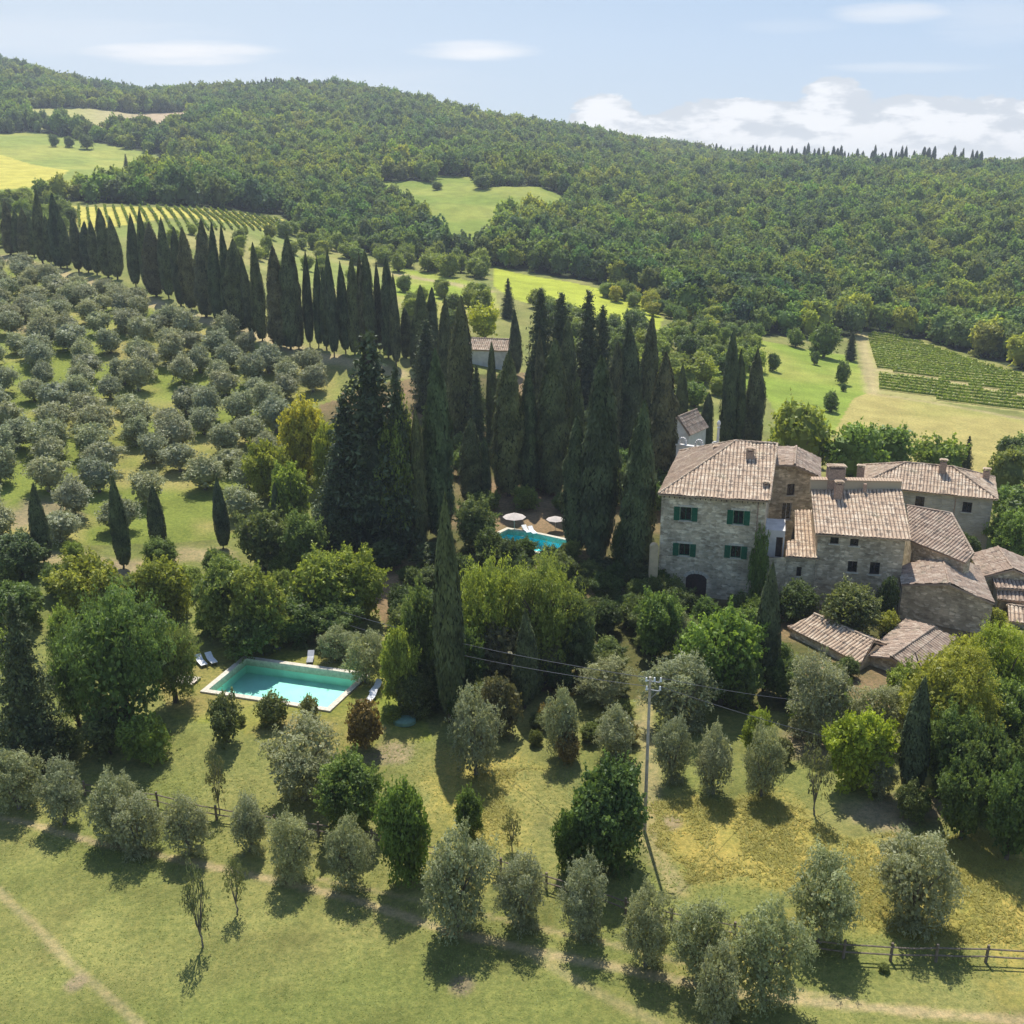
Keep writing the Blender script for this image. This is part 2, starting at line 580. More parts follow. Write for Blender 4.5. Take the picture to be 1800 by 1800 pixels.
def pool_mats():
    m, N, p, out = new_mat('pool_water_green')
    p.inputs['Base Color'].default_value = (.75, .95, .92, 1)
    p.inputs['Roughness'].default_value = .03
    p.inputs['IOR'].default_value = 1.33
    p.inputs['Transmission Weight'].default_value = 1.0
    tc = N.n('ShaderNodeTexCoord')
    b = N.n('ShaderNodeBump', {'Strength': .12, 'Distance': .05, 'Height': N.noise(tc.outputs['Object'], 2.2, 3)})
    N.link(b.outputs[0], p.inputs['Normal'])
    # opaque to shadow rays would leave the basin black: thin see-through surface instead
    tr = N.n('ShaderNodeBsdfTransparent', {'Color': (.86, .98, .95, 1)})
    gl = N.n('ShaderNodeBsdfGlossy', {'Color': (1, 1, 1, 1), 'Roughness': .03, 'Normal': b.outputs[0]})
    fr = N.n('ShaderNodeFresnel', {'IOR': 1.33, 'Normal': b.outputs[0]})
    mx = N.n('ShaderNodeMixShader', {0: fr.outputs[0], 1: tr.outputs[0], 2: gl.outputs[0]})
    N.link(mx.outputs[0], out.inputs[0])
    m2 = plain_mat('pool_lining_green', (.42, .80, .68), .6, .06, .8)
    m3 = plain_mat('pool_lining_blue', (.08, .80, .92), .6, .06, .8)
    return m, m2, m3


M_WATER, M_LINE_G, M_LINE_B = pool_mats()

# ------------------------------------------------------------------ the land
LPOOL = [(-27.37, 82.79), (-25.52, 89.15), (-13.75, 85.75), (-16.0, 79.45)]
UPOOL = [tuple(at(px, py, 4.0)[:2]) for px, py in ((872, 941), (893, 931), (948, 940), (1007, 953), (984, 979), (880, 957))]
POOLS.append((-20.7, 84.2, 8.5, 16, 1.5, LPOOL))
POOLS.append((2.6, 116.5, 7, 15, 3.9, UPOOL))
POOLS.append((37, 101, 13, 24, 2.0, [(0, 0), (0, 0)]))


def offset_poly(poly, d):
    n = len(poly)
    area = sum(poly[i][0] * poly[(i + 1) % n][1] - poly[(i + 1) % n][0] * poly[i][1] for i in range(n))
    s = 1 if area > 0 else -1
    res = []
    for i in range(n):
        p, a, b = Vector(poly[i]), Vector(poly[i - 1]), Vector(poly[(i + 1) % n])
        n0 = Vector(((p - a).y, -(p - a).x)).normalized() * s
        n1 = Vector(((b - p).y, -(b - p).x)).normalized() * s
        m = (n0 + n1)
        m = m / max(m.dot(n0), .3)
        res.append(tuple(p + m * d))
    return res


def dist_line(x, y, pts):
    d = np.full(np.shape(x), 1e9)
    for (x0, y0), (x1, y1) in zip(pts[:-1], pts[1:]):
        dx, dy = x1 - x0, y1 - y0
        t = np.clip(((x - x0) * dx + (y - y0) * dy) / (dx * dx + dy * dy), 0, 1)
        d = np.minimum(d, np.hypot(x - x0 - t * dx, y - y0 - t * dy))
    return d


# open fields, in the order far to near (outlines laid on the land)
F_LEFT = gpoly([(-80, 234), (60, 232), (150, 247), (215, 260), (290, 278), (330, 300), (280, 325), (200, 338), (100, 345), (0, 362), (-80, 366)])
F_STRIP = gpoly([(50, 190), (140, 190), (335, 196), (340, 232), (160, 232), (50, 224)])
F_MID = gpoly([(655, 318), (680, 352), (740, 388), (785, 440), (862, 445), (880, 408), (915, 398), (985, 384), (1000, 352), (945, 328), (845, 330), (835, 312), (765, 308), (760, 320)])
F_VINEL = gpoly([(112, 362), (300, 366), (390, 370), (500, 386), (480, 410), (330, 410), (140, 400)])
F_GREENL = gpoly([(180, 402), (480, 408), (560, 430), (720, 470), (730, 545), (600, 520), (450, 470), (300, 430), (180, 425)])
F_TERR = gpoly([(690, 470), (800, 486), (870, 510), (880, 560), (760, 560), (700, 530)])
F_STRIPM = gpoly([(868, 470), (940, 486), (1020, 500), (1130, 526), (1165, 560), (1160, 580), (1030, 560), (900, 525), (870, 505)])
F_MEADOW = gpoly([(1335, 598), (1500, 625), (1530, 690), (1500, 780), (1380, 760), (1350, 700), (1240, 660), (1240, 600)])
F_DRY = gpoly([(1500, 700), (1530, 690), (1640, 705), (1900, 760), (1900, 900), (1600, 830), (1450, 790)])
F_VINER = gpoly([(1515, 583), (1560, 585), (1640, 606), (1720, 634), (1900, 690), (1900, 745), (1800, 724), (1640, 705), (1533, 690)])
OPEN = [F_LEFT, F_STRIP, F_MID, F_VINEL, F_GREENL, F_TERR, F_STRIPM, F_MEADOW, F_DRY, F_VINER]
FRONT = gpoly([(-260, 350), (0, 350), (120, 354), (300, 362), (490, 378), (560, 425), (700, 455), (860, 466), (1000, 490), (1130, 520), (1200, 560), (1330, 590), (1480, 596), (1515, 584), (1640, 600), (1720, 628), (1800, 652), (1980, 690)])


def beyond_front(x, y):
    a = np.asarray(x) / np.maximum(y, 1)
    fa = [p[0] / p[1] for p in FRONT]
    fy = [p[1] for p in FRONT]
    return np.asarray(y) > np.interp(a, fa, fy)


GROVE = gpoly([(-260, 505), (0, 470), (100, 478), (215, 508), (330, 560), (480, 612), (590, 650), (600, 700), (540, 720), (480, 800), (440, 850), (470, 940), (-260, 1000)])
LAWN = gpoly([(260, 1160), (420, 1135), (720, 1160), (760, 1300), (560, 1330), (300, 1260)])
GOLD1 = gpoly([(825, 1355), (985, 1350), (1000, 1440), (960, 1540), (850, 1500), (820, 1420)])
GOLD2 = gpoly([(1150, 1410), (1300, 1440), (1600, 1450), (1800, 1520), (1850, 1660), (1400, 1640), (1180, 1580), (1135, 1480)])
PATHS = [(gpoly([(-60, 1425), (60, 1450), (165, 1480), (260, 1500), (450, 1540), (620, 1580), (800, 1640), (1000, 1685), (1150, 1715), (1300, 1745), (1500, 1770), (1850, 1800)]), .30, .95),
         (gpoly([(560, 1545), (700, 1575), (900, 1620), (1100, 1665), (1230, 1700), (1420, 1745), (1600, 1780)]), .18, .6),
         (gpoly([(-30, 1545), (60, 1625), (130, 1700), (210, 1768), (270, 1830)]), .26, .6),
         (gpoly([(940, 1680), (1040, 1740), (1160, 1800), (1230, 1850)]), .3, .45),
         (gpoly([(1135, 1230), (1145, 1400), (1140, 1480), (1190, 1560)]), .7, .55),
         (gpoly([(0, 452), (100, 480), (215, 512), (300, 545), (420, 580), (560, 628), (700, 655)]), 2.2, 1.0),
         (gpoly([(1512, 585), (1525, 640), (1532, 690)]), 1.5, .7),
         (gpoly([(1532, 648), (1640, 664), (1850, 705)]), 1.0, .8),
         (gpoly([(1532, 692), (1640, 708), (1850, 745)]), 1.2, .6),
         (gpoly([(100, 985), (230, 1000), (330, 975), (380, 975)]), 1.6, .8),
         (gpoly([(700, 482), (800, 500), (860, 512)]), 2.0, .9),
         ]


def land_colour(x, y):
    n1 = fbm(x / 9, y / 9, 21, 4)
    n2 = fbm(x / 2.2, y / 2.2, 33, 4)
    n5 = fbm(x / 5 + 40, y / 5, 35, 3)
    n3 = fbm(x / .6, y / .6, 41, 3)
    base = np.zeros(x.shape + (3,))

    def mixc(c0, c1, f):
        return np.asarray(c0) * (1 - f[..., None]) + np.asarray(c1) * f[..., None]

    def over(mask, col):
        nonlocal base
        base = base * (1 - mask[..., None]) + col * mask[..., None]
    f = np.clip((n1 - .35) * 2.6, 0, 1)
    base = mixc((.185, .212, .070), (.255, .255, .10), f)
    gl = np.clip(.5 - x / 50, 0, 1)[..., None]
    base = base * (1 - gl) + base * np.array((.95, .99, .92)) * gl
    base = base * (1 - .25 * np.clip((n2 - .5) * 3, 0, 1)[..., None])
    # woodland floor
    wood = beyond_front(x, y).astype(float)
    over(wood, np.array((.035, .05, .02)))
    # garden ground between the hedges
    gard = inpoly(x, y, gpoly([(560, 700), (1160, 640), (1240, 1010), (1450, 1030), (1760, 1090), (1780, 1300), (1450, 1260), (1130, 1230), (760, 1200), (600, 1000)])).astype(float)
    over(gard, mixc((.10, .105, .04), (.26, .19, .12), np.clip((n1 - .4) * 4, 0, 1)))
    over(inpoly(x, y, GROVE).astype(float), mixc((.19, .24, .055), (.31, .29, .11), np.clip((n1 - .5) * 4, 0, 1)))
    g = fbm(x / 14, y / 14, 5, 3)
    over(inpoly(x, y, LAWN).astype(float), mixc((.20, .24, .05), (.33, .27, .12), np.clip((n1 - .45) * 3.5, 0, 1)))
    for G_, am in ((GOLD1, 1.), (GOLD2, 1.)):
        xx = x + (n1 - .5) * 14 + (n2 - .5) * 3
        yy = y + (n5 - .5) * 14 + (n2 - .5) * 3
        m_ = sum(inpoly(xx + ox, yy + oy, G_) * 1. for ox, oy in ((0, 0), (1.5, .7), (-1.5, .9), (.6, -1.6), (-.8, 2.4), (2.6, -1.8))) / 6
        over(m_ * am * np.clip(.6 + n3 * .6, 0, 1), mixc((.40, .335, .10), (.31, .30, .085), np.clip((n2 - .42) * 2.5, 0, 1)))
    far = np.clip((y - 150) / 200, 0, 1)
    nb = fbm(x / 30, y / 30, 77, 4)
    over(inpoly(x, y, F_LEFT).astype(float), mixc((.32, .35, .09), (.23, .29, .07), np.clip((nb - .35) * 4, 0, 1)))
    over(inpoly(x, y, gpoly([(-80, 270), (0, 272), (120, 300), (60, 330), (-80, 340)])).astype(float), np.array((.46, .44, .10)))
    over(inpoly(x, y, F_STRIP).astype(float), mixc((.35, .36, .14), (.42, .34, .25), np.clip((x / y + .40) * 14, 0, 1)))
    over(inpoly(x, y, F_MID).astype(float), mixc((.19, .26, .05), (.26, .30, .07), np.clip((nb - .35) * 4, 0, 1)))
    over(inpoly(x, y, F_VINEL).astype(float), np.array((.48, .46, .12)) + 0 * base)
    over(inpoly(x, y, F_GREENL).astype(float), mixc((.22, .27, .08), (.30, .29, .12), np.clip((nb - .35) * 4, 0, 1)))
    over(inpoly(x, y, F_TERR).astype(float), mixc((.24, .32, .05), (.32, .32, .10), np.clip((nb - .4) * 4, 0, 1)))
    over(inpoly(x, y, F_STRIPM).astype(float), mixc((.36, .42, .06), (.30, .36, .05), np.clip((nb - .4) * 4, 0, 1)))
    over(inpoly(x, y, F_MEADOW).astype(float), mixc((.20, .28, .05), (.29, .32, .08), np.clip((nb - .4) * 4, 0, 1)))
    over(inpoly(x, y, F_DRY).astype(float), mixc((.35, .315, .125), (.27, .29, .09), np.clip((nb - .45) * 4, 0, 1)))
    over(inpoly(x, y, F_VINER).astype(float), np.array((.34, .33, .14)) + 0 * base)
    for pts, w, a in PATHS:
        d = dist_line(x, y, pts)
        ww = w * (1 + (n2 - .5) * 1.2)
        m = np.clip(1.6 - d / ww, 0, 1) * a * np.clip(.35 + n3 * 1.2, 0, 1)
        over(m, mixc((.44, .36, .24), (.36, .31, .17), n3))
    # worn, bare patches
    for (px, py, r) in ((812, 1730, .9), (135, 1728, .7), (1185, 1445, .9), (1080, 1280, 2.2), (690, 1320, 2.5), (1430, 1310, 3), (1650, 1420, 2.5), (60, 900, 6), (70, 575, 8), (200, 1010, 4), (1560, 1440, 3)):
        g_ = ground(px, py)
        d = np.hypot(x - g_[0], (y - g_[1])) + (n2 - .5) * r * 1.5
        over(np.clip((r - d) / r * 1.5, 0, .8), mixc((.34, .28, .19), (.24, .2, .15), n3))
    return np.clip(base * np.where(y < 150, .88, .94)[..., None], .01, .9)


def build_land():
    ys = [-25.0]
    while ys[-1] < 1610:
        y = ys[-1]
        ys.append(y + (1.0 if y < 38 else (.25 if 77 < y < 91 or 108 < y < 122 else max(.28, y * .0058))))
    ys = np.array(ys)
    ac = np.linspace(-1.02, 1.02, 820)
    A, Yg = np.meshgrid(ac, ys)
    X = A * (Yg * .92 + 27)
    Zg = zt(X, Yg, carve=True)
    nr, nc = X.shape
    me = bpy.data.meshes.new('terrain')
    me.vertices.add(nr * nc)
    me.vertices.foreach_set('co', np.stack([X, Yg, Zg], -1).reshape(-1).astype(np.float32))
    i = np.arange(nr * nc).reshape(nr, nc)
    q = np.stack([i[:-1, :-1], i[:-1, 1:], i[1:, 1:], i[1:, :-1]], -1).reshape(-1, 4)
    me.loops.add(q.size)
    me.loops.foreach_set('vertex_index', q.reshape(-1).astype(np.int32))
    me.polygons.add(len(q))
    me.polygons.foreach_set('loop_start', np.arange(0, q.size, 4, dtype=np.int32))
    me.polygons.foreach_set('loop_total', np.full(len(q), 4, np.int32))
    me.polygons.foreach_set('use_smooth', np.ones(len(q), bool))
    ca = me.attributes.new('ground_colour', 'FLOAT_COLOR', 'POINT')
    c = land_colour(X, Yg).reshape(-1, 3)
    ca.data.foreach_set('color', np.concatenate([c, np.ones((len(c), 1))], 1).reshape(-1).astype(np.float32))
    me.update()
    m, N, p, out = new_mat('meadow_ground')
    a_ = N.n('ShaderNodeAttribute', attribute_name='ground_colour')
    geo = N.n('ShaderNodeNewGeometry')
    pos = geo.outputs['Position']
    f1 = N.noise(pos, 2.6, 6, .7)
    f2 = N.noise(pos, .16, 4, .6)
    f3 = N.noise(pos, 9.0, 4, .7)
    k = N.m('MULTIPLY', N.m('MULTIPLY', N.ramp(f1, .3, .7, .78, 1.2), N.ramp(f2, .3, .7, .86, 1.14)), N.ramp(f3, .3, .7, .84, 1.16))
    kc = N.n('ShaderNodeCombineColor', {0: N.m('MULTIPLY', k, N.ramp(f1, .3, .7, .96, 1.12)), 1: N.m('MULTIPLY', k, .98), 2: N.m('MULTIPLY', k, .82)})
    N.link(N.mix(1.0, a_.outputs['Color'], kc.outputs[0], 'MULTIPLY'), p.inputs['Base Color'])
    p.inputs['Roughness'].default_value = .95
    p.inputs['Specular IOR Level'].default_value = .1
    hgt = N.m('ADD', N.m('MULTIPLY', f1, .5), N.m('MULTIPLY', f3, .28))
    b = N.n('ShaderNodeBump', {'Strength': .8, 'Distance': .22, 'Height': hgt})
    N.link(b.outputs[0], p.inputs['Normal'])
    obj('terrain', me, m, kind='structure')


build_land()

# ------------------------------------------------------------------ pools
def ring(bm, outer, inner, z0, z1):
    n = len(outer)
    V = [[bm.verts.new((*p, z)) for p in poly] for poly, z in ((outer, z0), (outer, z1), (inner, z1), (inner, z0))]
    for i in range(n):
        j = (i + 1) % n
        for a, b in ((0, 1), (1, 2), (2, 3), (3, 0)):
            bm.faces.new((V[a][i], V[a][j], V[b][j], V[b][i]))


def make_pool(poly, z, label, lining, depth, cw):
    cw += .1
    cx = sum(p[0] for p in poly) / len(poly)
    cy = sum(p[1] for p in poly) / len(poly)
    t = empty('swimming_pool', (cx, cy, z), label, 'swimming pool')
    bm = bmesh.new()
    ring(bm, offset_poly(poly, cw), offset_poly(poly, -.06), z - .55, z + .14)
    child_world('coping', bm, M_COPING, t)
    bm = bmesh.new()
    ring(bm, offset_poly(poly, .05), poly, z - depth - .1, z + .02)
    bm.faces.new([bm.verts.new((*p, z - depth)) for p in poly])
    child_world('basin', bm, lining, t)
    bm = bmesh.new()
    f = bm.faces.new([bm.verts.new((*p, z - .12)) for p in poly])
    f.normal_update()
    if f.normal.z < 0:
        f.normal_flip()
    child_world('water', bm, M_WATER, t)
    return t


make_pool(LPOOL, 1.52, 'rectangular green water pool with pale stone coping on the lawn', M_LINE_G, 1.4, .38)
make_pool(UPOOL, 3.98, 'bright blue angular pool among the dark cypresses beside the villa', M_LINE_B, 1.5, .35)

# ------------------------------------------------------------------ buildings
def uvlay(bm):
    return bm.loops.layers.uv.get('UVMap') or bm.loops.layers.uv.new('UVMap')


def roof_slope(bm, pts, uo=0.0):
    """tiled slope; pts[0]->pts[1] is the eave. adds corrugated tile rows and a slab below."""
    P = [Vector(p) for p in pts]
    eu = (P[1] - P[0]).normalized()
    n = Vector((0, 0, 0))
    for i in range(len(P)):
        a, b = P[i], P[(i + 1) % len(P)]
        n += a.cross(b)
    n.normalize()
    if n.z < 0:
        n = -n
    ev = n.cross(eu)
    ev.normalize()
    if ev.z < 0:
        ev = -ev
    O = P[0]
    uv = [((p - O).dot(eu), (p - O).dot(ev)) for p in P]
    t = bmesh.new()
    t.faces.new([t.verts.new((u, v, 0)) for u, v in uv])
    u0, u1 = min(q[0] for q in uv), max(q[0] for q in uv)
    v0, v1 = min(q[1] for q in uv), max(q[1] for q in uv)
    per = .40
    k = math.floor(u0 / (per / 4))
    while k * per / 4 < u1:
        c = k * per / 4
        if c > u0 + .01:
            bmesh.ops.bisect_plane(t, geom=t.verts[:] + t.edges[:] + t.faces[:], plane_co=(c, 0, 0), plane_no=(1, 0, 0), dist=1e-4)
        k += 1
    kv = math.floor(v0 / .45)
    while kv * .45 < v1:
        for c in (kv * .45, kv * .45 + .40):
            if v0 + .01 < c < v1:
                bmesh.ops.bisect_plane(t, geom=t.verts[:] + t.edges[:] + t.faces[:], plane_co=(0, c, 0), plane_no=(0, 1, 0), dist=1e-4)
        kv += 1
    lay = uvlay(bm)
    base_uv = len(bm.verts)
    vm = {}
    for v in t.verts:
        u, w = v.co.x, v.co.y
        h = .12 * abs(math.cos(math.pi * u / per)) ** .8
        fr = (w / .45) % 1.0
        h += .045 * (1 - fr)
        q = O + eu * u + ev * w
        h += .14 * (vnoise(np.array(q.x * .8), np.array(q.y * .8), 5) - .5)
        vm[v] = (bm.verts.new(q + n * float(h)), u, w)
    for f in t.faces:
        nf = bm.faces.new([vm[v][0] for v in f.verts])
        for lp, v in zip(nf.loops, f.verts):
            lp[lay].uv = (vm[v][1] + uo, vm[v][2] + uo * .37)
    t.free()
    lo = [bm.verts.new(p - n * .14) for p in P]
    hi = [bm.verts.new(p + n * .02) for p in P]
    bm.faces.new(lo)
    for i in range(len(P)):
        j = (i + 1) % len(P)
        bm.faces.new((lo[i], lo[j], hi[j], hi[i]))


def ridge(bm, a, b, r=.13):
    a, b = Vector(a), Vector(b)
    L = (b - a).length
    k = max(1, int(L / .42))
    for i in range(k):
        p0 = a + (b - a) * (i / k)
        p1 = a + (b - a) * ((i + 1.06) / k)
        tube(bm, p0 + Vector((0, 0, .02)), p1 + Vector((0, 0, .02)), r * 1.12, r * .92, 8)


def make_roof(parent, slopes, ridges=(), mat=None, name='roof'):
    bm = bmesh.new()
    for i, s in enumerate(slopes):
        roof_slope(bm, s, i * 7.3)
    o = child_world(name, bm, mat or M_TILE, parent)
    if ridges:
        bm = bmesh.new()
        for a, b in ridges:
            ridge(bm, a, b)
        sub = child_sub('ridge_tile', bm, mat or M_TILE, o)
    return o


def child_sub(name, bm, mat, part):
    """sub-part in world coordinates under a part whose own location is zero"""
    off = Vector(part.parent.location)
    bmesh.ops.translate(bm, verts=bm.verts, vec=-off)
    lay = uvlay(bm)
    for f in bm.faces:
        for lp in f.loops:
            c = lp.vert.co
            lp[lay].uv = (c.x + c.y, c.z + c.x * .3)
    return obj(name, bm, mat, part)


def wall_into(bm, p0, p1, zb, tops, openings=(), depth=.28, s_off=0.0):
    """p0,p1: ground points left to right seen from outside; tops: z or [(s 0..1, z), ...]"""
    p0, p1 = Vector((p0[0], p0[1], 0)), Vector((p1[0], p1[1], 0))
    d = p1 - p0
    L = d.length
    e = d / L
    inn = Vector((-e.y, e.x, 0))
    lay = uvlay(bm)
    if not isinstance(tops, (list, tuple)):
        tops = [(0, tops), (1, tops)]
    tops = [(s * L, z) for s, z in tops]
    zr = min(z for s, z in tops)
    for o_ in openings:
        pass
    ss = sorted({0, L, *[o_[0] for o_ in openings], *[o_[1] for o_ in openings]})
    zs = sorted({zb, zr, *[o_[2] for o_ in openings if zb < o_[2] < zr], *[o_[3] for o_ in openings if zb < o_[3] < zr]})

    def face(pts):
        vs = [bm.verts.new(q[0]) for q in pts]
        try:
            f = bm.faces.new(vs)
        except ValueError:
            return
        for lp, q in zip(f.loops, pts):
            lp[lay].uv = q[1]

    def W(s, z, dd=0.0):
        return (p0 + e * s + inn * dd + Vector((0, 0, z)), (s + s_off + dd, z))
    for a, b in zip(ss[:-1], ss[1:]):
        for c, g in zip(zs[:-1], zs[1:]):
            ms, mz = (a + b) / 2, (c + g) / 2
            if any(o_[0] < ms < o_[1] and o_[2] < mz < o_[3] for o_ in openings):
                continue
            face([W(a, c), W(b, c), W(b, g), W(a, g)])
    if any(z > zr + 1e-4 for s, z in tops):
        pts = [W(0, zr), W(L, zr)]
        for s, z in reversed(tops):
            if z > zr + 1e-4:
                pts.append(W(s, z))
        face(pts)
    for (a, b, c, g) in [o_[:4] for o_ in openings]:
        face([W(a, c), W(a, g), W(a, g, depth), W(a, c, depth)])
        face([W(b, c, depth), W(b, g, depth), W(b, g), W(b, c)])
        face([W(a, g), W(b, g), W(b, g, depth), W(a, g, depth)])
        face([W(a, c), W(a, c, depth), W(b, c, depth), W(b, c)])


def make_window(parent, p0, p1, op, frame_mat, name='window', arched=False, bars=1, shutters=None, depth=.2, sill=True):
    p0, p1 = Vector((p0[0], p0[1], 0)), Vector((p1[0], p1[1], 0))
    e = (p1 - p0).normalized()
    inn = Vector((-e.y, e.x, 0))
    a, b, c, g = op[:4]
    rz = math.atan2(e.y, e.x)
    ctr = p0 + e * ((a + b) / 2) + Vector((0, 0, (c + g) / 2))
    w, h = b - a, g - c
    bm = bmesh.new()
    k = .07
    for (sx, sz, ww, hh) in ((-(w - k) / 2, 0, k, h - .01), ((w - k) / 2, 0, k, h - .01), (0, (h - k) / 2 - .003, w - 2 * k, k), (0, -(h - k) / 2 + .003, w - 2 * k, k)):
        box(bm, ctr + e * sx + inn * depth + Vector((0, 0, sz)), ww, .08, hh, rz)
    for i in range(bars):
        box(bm, ctr + e * (w * ((i + 1) / (bars + 1) - .5)) + inn * depth, .05, .06, h - 2 * k, rz)
    fr = child_world(name, bm, frame_mat, parent)
    bm = bmesh.new()
    box(bm, ctr + inn * (depth + .05), w + .02, .02, h + .02, rz)
    bmesh.ops.translate(bm, verts=bm.verts, vec=-Vector(parent.location))
    obj('pane', bm, M_DARK, fr)
    if sill:
        bm = bmesh.new()
        box(bm, p0 + e * ((a + b) / 2) - inn * .05 + Vector((0, 0, c - .06)), w + .3, .16, .1, rz)
        bmesh.ops.translate(bm, verts=bm.verts, vec=-Vector(parent.location))
        obj('sill', bm, M_COPING, fr)
    if shutters:
        for sgn in (-1, 1):
            bm = bmesh.new()
            cx = ctr + e * (sgn * (w / 2 + shutters / 2 + .03)) - inn * .06
            box(bm, cx, shutters, .04, h + .06, rz)
            for q in range(int(h / .11)):
                box(bm, cx - inn * .03 + Vector((0, 0, -h / 2 + .08 + q * .11)), shutters - .1, .03, .05, rz, rx=.5)
            child_world('shutter', bm, M_GREEN, parent)


def chimney(parent, p, w, d, z0, z1, rz=0.0, name='chimney', cap=True, mat=None):
    bm = bmesh.new()
    box(bm, Vector((p[0], p[1], (z0 + z1) / 2)), w, d, z1 - z0, rz)
    o = child_world(name, bm, mat or M_BRICK, parent)
    if cap:
        bm = bmesh.new()
        for sx in (-1, 1):
            for sy in (-1, 1):
                box(bm, Vector((p[0], p[1], z1 + .13)) + Matrix.Rotation(rz, 3, 'Z') @ Vector((sx * (w / 2 - .08), sy * (d / 2 - .08), 0)), .13, .13, .26, rz)
        box(bm, Vector((p[0], p[1], z1 + .30)), w + .2, d + .2, .08, rz)
        k = int((w + .1) / .16)
        for i in range(k):
            q = Vector((p[0], p[1], z1 + .36)) + Matrix.Rotation(rz, 3, 'Z') @ Vector((-w / 2 + (i + .5) * w / k, 0, 0))
            dv = Matrix.Rotation(rz, 3, 'Z') @ Vector((0, d / 2 + .1, 0))
            tube(bm, q - dv, q + dv, .07, .07, 6)
        child_sub('chimney_cap', bm, M_TILE, o)
    return o


V3 = lambda p, z: (p[0], p[1], z)


def lerp(a, b, t):
    return tuple(a[i] + (b[i] - a[i]) * t for i in range(len(a)))


# --- the villa
def villa():
    FL, FR, BR, BL = (15.52, 104.04), (26.66, 101.39), (32.1, 120.0), (20.62, 122.3)
    t = empty('stone_villa', (21, 103, 2.0), 'three storey stone villa with green shutters and a hipped terracotta roof', 'villa')
    ZE, ZR = 13.55, 17.1
    RL, RR = (25.35, 113.0), (29.75, 111.65)
    slopes = [[V3(FL, ZE), V3(FR, ZE), V3(RR, ZR), V3(RL, ZR)],
              [V3(BL, ZE), V3(FL, ZE), V3(RL, ZR)],
              [V3(BR, ZE), V3(BL, ZE), V3(RL, ZR), V3(RR, ZR)]]
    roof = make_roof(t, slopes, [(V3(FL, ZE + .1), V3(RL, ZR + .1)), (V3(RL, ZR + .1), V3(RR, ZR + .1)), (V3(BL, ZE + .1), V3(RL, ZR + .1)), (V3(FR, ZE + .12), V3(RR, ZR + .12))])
    c = Vector(((FL[0] + BR[0]) / 2, (FL[1] + BR[1]) / 2))
    ins = [tuple(Vector(p) + (c - Vector(p)).normalized() * .62) for p in (FL, FR, BR, BL)]
    fl, fr, br, bl = ins
    e = (Vector(fr) - Vector(fl)).normalized()

    def sof(px, py):   # along-wall coordinate and height under a pixel of the front wall
        d = pix_dir(px, py)
        # ray from camera meets vertical plane through fl,fr
        n = Vector((-e.y, e.x))
        tt = (Vector(fl).dot(n)) / (d[0] * n.x + d[1] * n.y)
        P = Vector((d[0] * tt, d[1] * tt, CAMZ + d[2] * tt))
        return (Vector((P.x, P.y)) - Vector(fl)).dot(e), P.z
    ops = []
    for (x0, y0, x1, y1) in ((1196, 891, 1216, 915), (1290, 897, 1308, 922), (1194, 955, 1213, 977), (1285, 959, 1303, 981)):
        s0, z1 = sof(x0, (y0))
        s1, _ = sof(x1, y0)
        _, z0 = sof((x0 + x1) / 2, y1)
        ops.append((s0, s1, z0, z1))
    s0, z1 = sof(1206, 1007)
    s1, _ = sof(1243, 1007)
    door = (s0, s1, 1.2, z1)
    bm = bmesh.new()
    ze = ZE - .1
    wall_into(bm, fl, fr, 0, ze, ops + [door])
    wall_into(bm, fr, br, 0, [(0, ze), (.55, ZR - .12), (1, ze)], (), s_off=30)
    wall_into(bm, br, bl, 0, ze, (), s_off=60)
    wall_into(bm, bl, fl, 0, ze, (), s_off=80)
    child_world('wall', bm, M_STONE, t)
    for o_ in ops:
        make_window(t, fl, fr, o_, M_GREEN, shutters=.62)
        # pale lintel surround
    a, b = Vector((*fl, 0)), Vector((*fr, 0))
    inn = Vector((-e.y, e.x, 0))
    E3 = Vector((e.x, e.y, 0))
    rz = math.atan2(e.y, e.x)
    for o_ in ops:
        bm = bmesh.new()
        box(bm, a + E3 * ((o_[0] + o_[1]) / 2) - inn * .02 + Vector((0, 0, o_[3] + .14)), o_[1] - o_[0] + .5, .09, .22, rz)
        child_world('lintel', bm, M_COPING, t)
    # garage door with arched stone head
    bm = bmesh.new()
    w = door[1] - door[0]
    mid = a + E3 * ((door[0] + door[1]) / 2)
    box(bm, mid + inn * .24 + Vector((0, 0, (door[2] + door[3]) / 2)), w, .06, door[3] - door[2], rz)
    for q in (-.33, 0, .33):
        box(bm, mid + inn * .2 + E3 * (q * w) + Vector((0, 0, (door[2] + door[3]) / 2)), .05, .05, door[3] - door[2] - .02, rz)
    child_world('door', bm, M_DARKWOOD, t, 'dark arched cellar door')
    bm = bmesh.new()
    for i in range(9):
        th0 = math.pi * i / 9
        th1 = math.pi * (i + 1) / 9
        q0 = mid + E3 * (math.cos((th0 + th1) / 2) * w * .52) + Vector((0, 0, door[3] - .38 + math.sin((th0 + th1) / 2) * .55)) - inn * .02
        box(bm, q0, .30, .09, .36, rz, ry=-((th0 + th1) / 2 - math.pi / 2) * .6)
    child_world('door_arch', bm, M_COPING, t)
    # downpipe, eave rafters
    bm = bmesh.new()
    s_, _z = sof(1332, 900)
    q = a + E3 * s_ - inn * .1
    tube(bm, q + Vector((0, 0, 1)), q + Vector((0, 0, ze)), .06, .06, 6)
    child_world('downpipe', bm, M_BRICK, t)
    bm = bmesh.new()
    for i in range(20):
        q = a + E3 * (.3 + i * (Vector(fr) - Vector(fl)).length / 20)
        box(bm, q - inn * .25 + Vector((0, 0, ze - .12)), .1, .6, .14, rz)
    child_world('eave_rafter', bm, M_DARKWOOD, t)
    # chimneys
    P = at(1318, 805, 16.1)
    chimney(t, P, .9, .8, 15.2, 16.9, rz)
